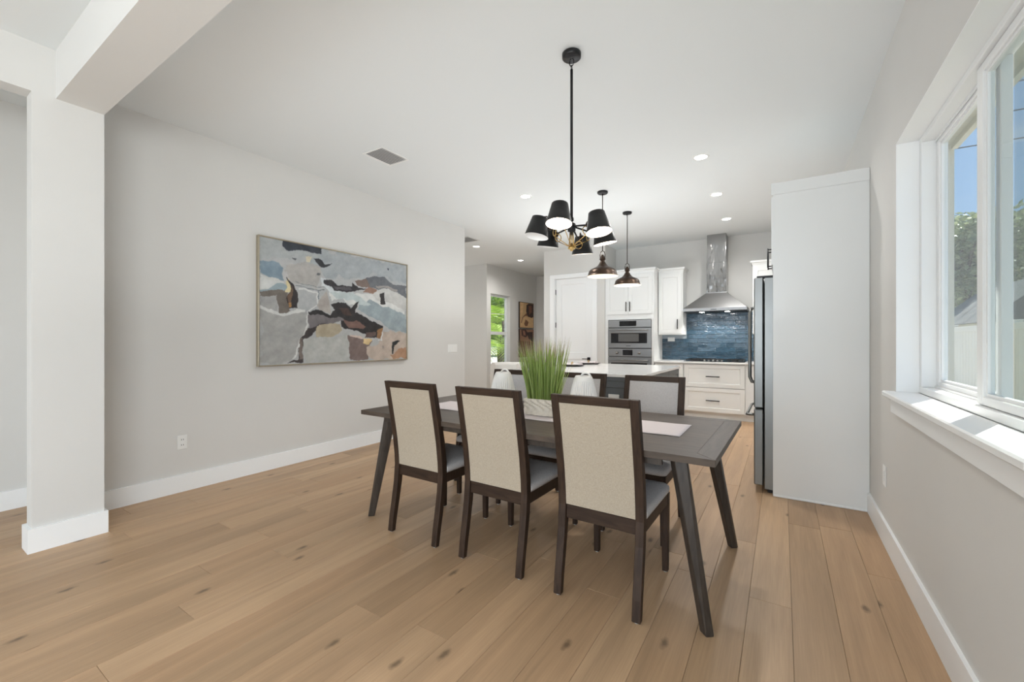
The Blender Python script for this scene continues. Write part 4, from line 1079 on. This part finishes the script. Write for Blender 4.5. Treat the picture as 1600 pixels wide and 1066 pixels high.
shapes = [
 ([(500, 205), (1047, 308), (1047, 430), (900, 380), (790, 370), (700, 400), (560, 380), (430, 300)], (150, 160, 165), 3, .7),
 ([(128, 122), (500, 205), (480, 260), (300, 240), (128, 280)], (160, 168, 168), 3, .6),
 ([(300, 290), (480, 300), (520, 380), (480, 450), (340, 420), (290, 350)], (168, 163, 156), 3, .8),
 ([(128, 560), (240, 610), (300, 600), (420, 580), (430, 700), (390, 780), (330, 925), (128, 940)], (160, 160, 156), 2, .9),
 ([(400, 760), (480, 770), (560, 775), (670, 735), (690, 915), (395, 925)], (176, 178, 173), 2),
 ([(740, 500), (850, 545), (1045, 600), (1045, 738), (930, 722), (870, 660), (790, 620), (745, 600)], (142, 158, 164), 1.5),
 ([(545, 475), (740, 485), (860, 500), (1045, 530), (1045, 622), (900, 570), (800, 520), (720, 570), (640, 525), (570, 530)], W_, 1.5),
 ([(920, 440), (1047, 520), (1047, 600), (860, 520), (800, 480)], (190, 190, 186), 2),
 ([(545, 475), (700, 480), (780, 520), (820, 560), (740, 560), (700, 530), (600, 520)], (178, 192, 192), 1.5),
 ([(272, 150), (400, 160), (518, 205), (512, 232), (450, 222), (370, 215), (300, 212), (276, 190)], (48, 55, 66)),
 ([(128, 278), (250, 290), (274, 320), (272, 400), (245, 392), (128, 352)], (118, 142, 158)),
 ([(128, 358), (245, 392), (270, 415), (190, 455), (128, 460)], (200, 202, 198)),
 ([(128, 462), (180, 460), (250, 420), (300, 428), (300, 462), (128, 475)], (138, 158, 166)),
 ([(128, 472), (300, 462), (312, 600), (245, 612), (240, 505), (128, 497)], (108, 99, 90)),
 ([(128, 498), (240, 506), (232, 600), (128, 560)], (158, 158, 156)),
 (stroke([(128, 565), (225, 610), (260, 622), (320, 605), (410, 590)], 9), W_),
 ([(282, 398), (312, 392), (314, 472), (284, 472)], (214, 198, 145)),
 ([(296, 382), (340, 430), (364, 480), (362, 582), (308, 578), (300, 520), (312, 440)], (44, 36, 37)),
 ([(318, 420), (334, 460), (330, 560), (312, 560), (305, 500)], (110, 82, 60)),
 ([(306, 540), (325, 540), (325, 572), (306, 572)], (170, 120, 60)),
 ([(418, 248), (456, 248), (450, 288), (424, 288)], (202, 192, 162)),
 ([(468, 258), (500, 265), (522, 300), (582, 294), (550, 315), (505, 322), (480, 290)], (40, 42, 48)),
 ([(322, 252), (357, 265), (345, 274)], (90, 95, 98)), ([(480, 360), (508, 362), (500, 374), (480, 372)], (95, 98, 100)),
 (stroke([(350, 405), (400, 430), (470, 440), (540, 455)], 2), (120, 128, 130)), (stroke([(350, 430), (420, 455), (480, 462), (530, 470)], 2), (110, 118, 120)),
 (stroke([(490, 465), (492, 520)], 4), (100, 115, 122)),
 (stroke([(372, 458), (430, 468), (485, 480), (488, 560), (430, 596), (418, 700), (380, 790), (335, 905)], 5), W_),
 ([(540, 478), (572, 560), (570, 612), (500, 600), (480, 565), (512, 500)], (166, 158, 150)),
 ([(510, 390), (545, 385), (560, 440), (640, 480), (560, 480), (520, 440)], (196, 204, 206)),
 ([(532, 398), (572, 398), (610, 430), (698, 440), (700, 418), (740, 450), (802, 458), (702, 476), (590, 474), (572, 440), (528, 425)], (42, 38, 42)),
 ([(585, 440), (690, 445), (700, 465), (600, 466)], (78, 74, 80)),
 ([(718, 412), (790, 385), (830, 392), (815, 452), (740, 442)], (118, 98, 88)),
 ([(790, 385), (905, 380), (960, 428), (1047, 440), (1047, 522), (990, 482), (940, 462), (815, 452)], (96, 100, 106)),
 (stroke([(850, 440), (930, 452), (985, 470)], 7), (150, 145, 140)),
 ([(800, 450), (862, 460), (832, 492), (780, 480)], (150, 112, 92)),
 ([(880, 488), (908, 486), (905, 556), (878, 552)], (40, 35, 35)), ([(925, 328), (940, 330), (934, 344)], (40, 45, 60)),
 ([(572, 550), (660, 543), (700, 580), (742, 538), (730, 612), (790, 640), (840, 670), (892, 700), (890, 742), (860, 772), (780, 770), (790, 745), (700, 720), (640, 702), (640, 660), (540, 630), (480, 640), (428, 612), (432, 596), (500, 600), (560, 618), (594, 590)], (36, 32, 34)),
 ([(610, 575), (680, 580), (700, 620), (640, 620)], (66, 42, 36)),
 ([(428, 618), (520, 628), (640, 648), (660, 668), (520, 682), (432, 702)], (112, 106, 108)),
 ([(645, 662), (720, 658), (792, 700), (770, 716), (685, 708)], (118, 84, 74)),
 ([(790, 735), (860, 742), (850, 765), (780, 768)], (96, 74, 68)),
 ([(430, 702), (480, 690), (540, 668), (470, 722), (405, 780), (392, 840), (386, 925), (305, 930), (355, 905), (372, 840), (385, 770), (412, 722)], (58, 50, 50)),
 ([(385, 770), (400, 775), (386, 900), (360, 905), (372, 840)], (116, 104, 96)),
 ([(485, 692), (560, 670), (632, 688), (642, 720), (560, 768), (480, 765), (472, 722)], (172, 158, 130)),
 ([(672, 752), (822, 790), (796, 910), (686, 914), (682, 840)], (122, 102, 96)),
 (stroke([(690, 755), (770, 768)], 6), (205, 180, 165)),
 ([(802, 830), (900, 790), (900, 732), (1047, 738), (1047, 908), (798, 910)], (186, 168, 152), 2),
 ([(950, 870), (1047, 830), (1047, 908), (960, 910)], (178, 132, 98), 2),
 ([(775, 775), (822, 780), (810, 816), (773, 806)], (216, 184, 124)),
 ([(866, 722), (895, 705), (890, 778), (862, 772)], (150, 104, 60)),
 (stroke([(898, 735), (892, 790), (870, 785)], 4), W_),
 ([(953, 798), (1012, 795), (975, 822), (958, 872)], (38, 40, 42)), ([(890, 828), (902, 826), (900, 848), (890, 846)], (140, 130, 122)),
]
shapes = [tuple(s_) for s_ in shapes]
canvas('canvas', pt, (XL + .0315, PY0 + fw, PZ1 - fw), (0, PY1 - PY0 - 2 * fw, 0), (0, 0, -(PZ1 - PZ0 - 2 * fw)), 420, 280, (172, 174, 174), shapes, [(128, 122), (1047, 308), (122, 940), (1045, 908)], 5)

def hallpic(label, z0, z1, base, shapes, corners, seed):
    t = thing('wall_picture', label, 'picture', (HX, 9.58, (z0 + z1) / 2))
    bm = new(); box(bm, HX + .001, HX + .038, 9.22, 9.945, z0, z1, .003); obj('picture_frame', bm, M_picframe, t)
    canvas('print', t, (HX + .0385, 9.235, z1 - .015), (0, .695, 0), (0, 0, -(z1 - z0 - .03)), 90, 84, base, shapes, corners, seed, .004)
hallpic('sepia figure print in a dark frame, upper one on the hall wall', 1.585, 2.262, (196, 160, 116),
 [([(480, 240), (500, 226), (548, 232), (548, 372), (520, 390), (492, 370), (476, 310)], (48, 26, 20)), ([(500, 250), (530, 245), (535, 320), (505, 350)], (112, 70, 50)),
  ([(440, 372), (478, 330), (500, 372), (530, 372), (500, 400), (452, 440), (430, 420)], (130, 88, 60)), ([(415, 400), (470, 360), (548, 390), (548, 480), (420, 488)], (205, 168, 122)),
  ([(470, 400), (500, 430), (490, 470), (468, 476), (455, 450)], (110, 72, 48)), (stroke([(425, 440), (440, 380), (480, 345)], 3), (90, 60, 42)), ([(415, 212), (450, 218), (440, 330), (415, 380)], (214, 176, 128))],
 [(412, 210), (550, 230), (412, 490), (550, 492)], 31)
hallpic('dark sepia print in a dark frame, lower one on the hall wall', .83, 1.565, (150, 110, 84),
 [([(425, 512), (470, 508), (500, 560), (470, 590), (430, 570)], (60, 34, 28)), ([(480, 540), (540, 530), (548, 640), (500, 600)], (52, 30, 26)), ([(440, 520), (460, 520), (470, 570), (445, 570)], (150, 105, 85)), ([(412, 620), (548, 640), (548, 780), (412, 780)], (120, 84, 60))],
 [(412, 508), (550, 512), (412, 785), (550, 780)], 41)

# ------------------------------------------------------------------ outdoors
GZ = -.25
o = boxes('ground', [(XR + .22, 60, -20, 80, GZ - .2, GZ), (-60, XR + .22, 10.3, 80, GZ - .2, GZ), (-60, -9.4, -20, 10.3, GZ - .2, GZ), (-9.4, HX - .16, 7.97, 10.3, GZ - .2, GZ)], M_ground, label='ground around the house')
boxes('trim_2', [(XR + .211, 1.27, -5.2, 5.2, 2.98, 3.08), (1.25, 1.29, -5.2, 5.2, 2.93, 3.16)], M_ext, label='beige roof soffit outside the window')
boxes('wall_outside', [(XR + .211, 1.27, 5.2, 8.2, GZ, 3.05)], M_ext, label='beige exterior wall beyond the window')
fe = thing('vinyl_fence', 'tan vinyl privacy fence outside the right window', 'fence', (2.9, 5, GZ))
FT = 1.52
yb = 1.2
while yb < 12.5:
    bxo('fence_board', (2.9, 2.922, yb + .003, yb + .147, GZ + .05, FT - .04), M_fence, fe, .004); yb += .15
for (z0, z1) in ((GZ + .02, GZ + .12), (FT - .10, FT)): bxo('rail', (2.885, 2.937, 1.2, 12.6, z0, z1), M_fence, fe, .004)
for yb in (1.2, 3.9, 6.6, 9.3, 12.0):
    bm = new(); box(bm, 2.85, 2.972, yb - .06, yb + .06, GZ, FT + .03, .004); box(bm, 2.84, 2.982, yb - .07, yb + .07, FT + .031, FT + .05, .008); obj('post', bm, M_fence, fe)

def tree(name, label, cat, x, y, trunk_h, cz, rx, rz, nleaf, size, m, seed, group=None, clumps=14):
    t = thing(name, label, cat, (x, y, GZ), group); r_ = random.Random(seed)
    bm = new(); tube(bm, [(x, y, GZ), (x + .05, y, GZ + trunk_h * .5), (x - .05, y + .1, GZ + trunk_h), (x, y, cz + rz * .3)], [.16 * rx / 2, .12 * rx / 2, .09 * rx / 2, .03], 8)
    for k in range(7):
        a = r_.uniform(0, 2 * PI); tube(bm, [(x, y, GZ + trunk_h * .9), (x + rx * .35 * math.cos(a), y + rx * .35 * math.sin(a), cz), (x + rx * .7 * math.cos(a), y + rx * .7 * math.sin(a), cz + rz * .3)], [.06, .04, .015], 6)
    obj('trunk', bm, M_bark, t)
    cl = [(r_.gauss(0, .45), r_.gauss(0, .45), r_.uniform(-.75, .8)) for k in range(clumps)]
    V = []; F = []
    for i in range(nleaf):
        c_ = cl[r_.randrange(clumps)]; q = Vector((r_.gauss(0, 1), r_.gauss(0, 1), r_.gauss(0, 1))).normalized() * (.42 * r_.random() ** .4)
        p = Vector((x + (c_[0] + q.x) * rx, y + (c_[1] + q.y) * rx, cz + (c_[2] * .8 + q.z) * rz))
        u = Vector((r_.gauss(0, 1), r_.gauss(0, 1), r_.gauss(0, .6))).normalized(); w = u.cross(Vector((r_.gauss(0, 1), r_.gauss(0, 1), r_.gauss(0, 1)))).normalized()
        s_ = size * r_.uniform(.6, 1.3); b_ = len(V)
        V += [tuple(p - u * s_), tuple(p + w * s_ * .45), tuple(p + u * s_), tuple(p - w * s_ * .45)]; F.append((b_, b_ + 1, b_ + 2, b_ + 3))
    me = bpy.data.meshes.new('crown'); me.from_pydata(V, [], F); me.materials.append(m); o = bpy.data.objects.new('crown', me); COL.objects.link(o); o.parent = t; o.location = -t.location; o['kind'] = 'stuff'
    return t
tree('broadleaf_tree', 'broadleaf tree seen between the window stile and the beige outside wall', 'tree', 4.3, 17.0, 2.2, 3.6, 1.45, 1.55, 11000, .085, M_tree, 1)
tree('broadleaf_tree', 'dense broadleaf tree filling the screened right window pane', 'tree', 6.9, 21.2, 2.2, 3.7, 1.9, 2.0, 14000, .09, M_tree, 2, clumps=20)
tree('broadleaf_tree', 'large tree farthest behind the fence', 'tree', 8.5, 26.5, 2.5, 4.3, 3.0, 2.6, 14000, .13, M_tree, 4, clumps=20)
nh = thing('neighbour_house', 'grey-roofed neighbour house behind the fence', 'building', (7, 33, GZ))
bxo('wall', (4.6, 14.0, 31.5, 38.0, GZ, 2.6), M_ext, nh)
bm = new(); loft(bm, [[(4.2, 31, 2.55), (4.2, 34.5, 4.6), (4.2, 38.5, 2.55)], [(14.4, 31, 2.55), (14.4, 34.5, 4.6), (14.4, 38.5, 2.55)]]); obj('roof', bm, M_roof, nh)
# shed roof just behind the fence
shd = thing('garden_shed', 'low grey shingled shed roof just above the fence', 'building', (4.2, 12.9, GZ))
bxo('wall', (3.2, 4.9, 11.4, 14.6, GZ, 1.60), M_ext, shd)
bm = new(); loft(bm, [[(3.1, 11.2, 1.6), (4.1, 11.2, 2.5), (5.1, 11.2, 1.6)], [(3.1, 14.8, 1.6), (4.1, 14.8, 2.5), (5.1, 14.8, 1.6)]]); obj('roof', bm, M_roof, shd)
for i, zz in enumerate((7.0, 7.8, 8.6, 9.4)):
    bm = new(); tube(bm, [(-6 + 3 * k, 17 + 1.4 * math.sin(k * .1) , zz - .35 * math.sin(PI * k / 12) + k * .05) for k in range(13)], .018, 5)
    o = obj('power_line', bm, M_cable); tag(o, ('lowest', 'second lowest', 'second highest', 'topmost')[i] + ' of four thin power lines outside the window', 'cable', 'power lines')
# palms and bright shrubs outside the hall window
def frond_plant(label, x, y, n_, ln, seed, hgt, group='palms outside the hall window'):
    t = thing('palm', label, 'palm', (x, y, GZ), group); r_ = random.Random(seed)
    bm = new(); tube(bm, [(x, y, GZ), (x + .04, y, GZ + hgt * .5), (x, y, GZ + hgt)], [.07, .055, .045], 8); obj('trunk', bm, M_bark, t)
    V = []; F = []
    for k in range(n_):
        a = r_.uniform(0, 2 * PI); el_ = r_.uniform(.1, 1.35); pr = []
        for j in range(15):
            u = j / 14; rad = ln * u; dz = ln * (math.sin(el_) * u - .75 * u * u)
            pr.append(Vector((x + math.cos(a) * rad * math.cos(el_ * .6), y + math.sin(a) * rad * math.cos(el_ * .6), GZ + hgt + dz)))
        side = Vector((-math.sin(a), math.cos(a), 0))
        for j in range(1, 15):
            for s_ in (-1, 1):
                p = pr[j]; d = (pr[j] - pr[j - 1]).normalized(); l_ = ln * .32 * math.sin(PI * (.15 + .8 * j / 14)); tip = p + side * s_ * l_ + d * l_ * .7 - Vector((0, 0, l_ * .3))
                b_ = len(V); V += [tuple(p - d * .022), tuple(tip), tuple(p + d * .022)]; F.append((b_, b_ + 1, b_ + 2))
    me = bpy.data.meshes.new('fronds'); me.from_pydata(V, [], F); me.materials.append(M_palm); o = bpy.data.objects.new('fronds', me); COL.objects.link(o); o.parent = t; o.location = -t.location; o['kind'] = 'stuff'
frond_plant('bright green palm with slim trunk close outside the hall window', -7.1, 10.35, 16, 1.1, 1, 1.3)
frond_plant('taller green palm behind, filling the upper hall window pane', -8.3, 12.4, 26, 1.7, 2, 2.2)
frond_plant('green palm clump left behind in the hall window view', -12.4, 18.3, 26, 1.8, 3, 1.9)
tree('leafy_shrub', 'tall bright shrub closing the view through the hall window', 'shrub', -24.5, 36.0, 1.5, 3.2, 3.6, 3.2, 9000, .22, M_palm, 8)
o = bxo('garden_path', (-26, -13.4, 19.6, 31, GZ + .001, GZ + .02), M_pave); tag(o, 'pale concrete path outside the hall window', 'path')
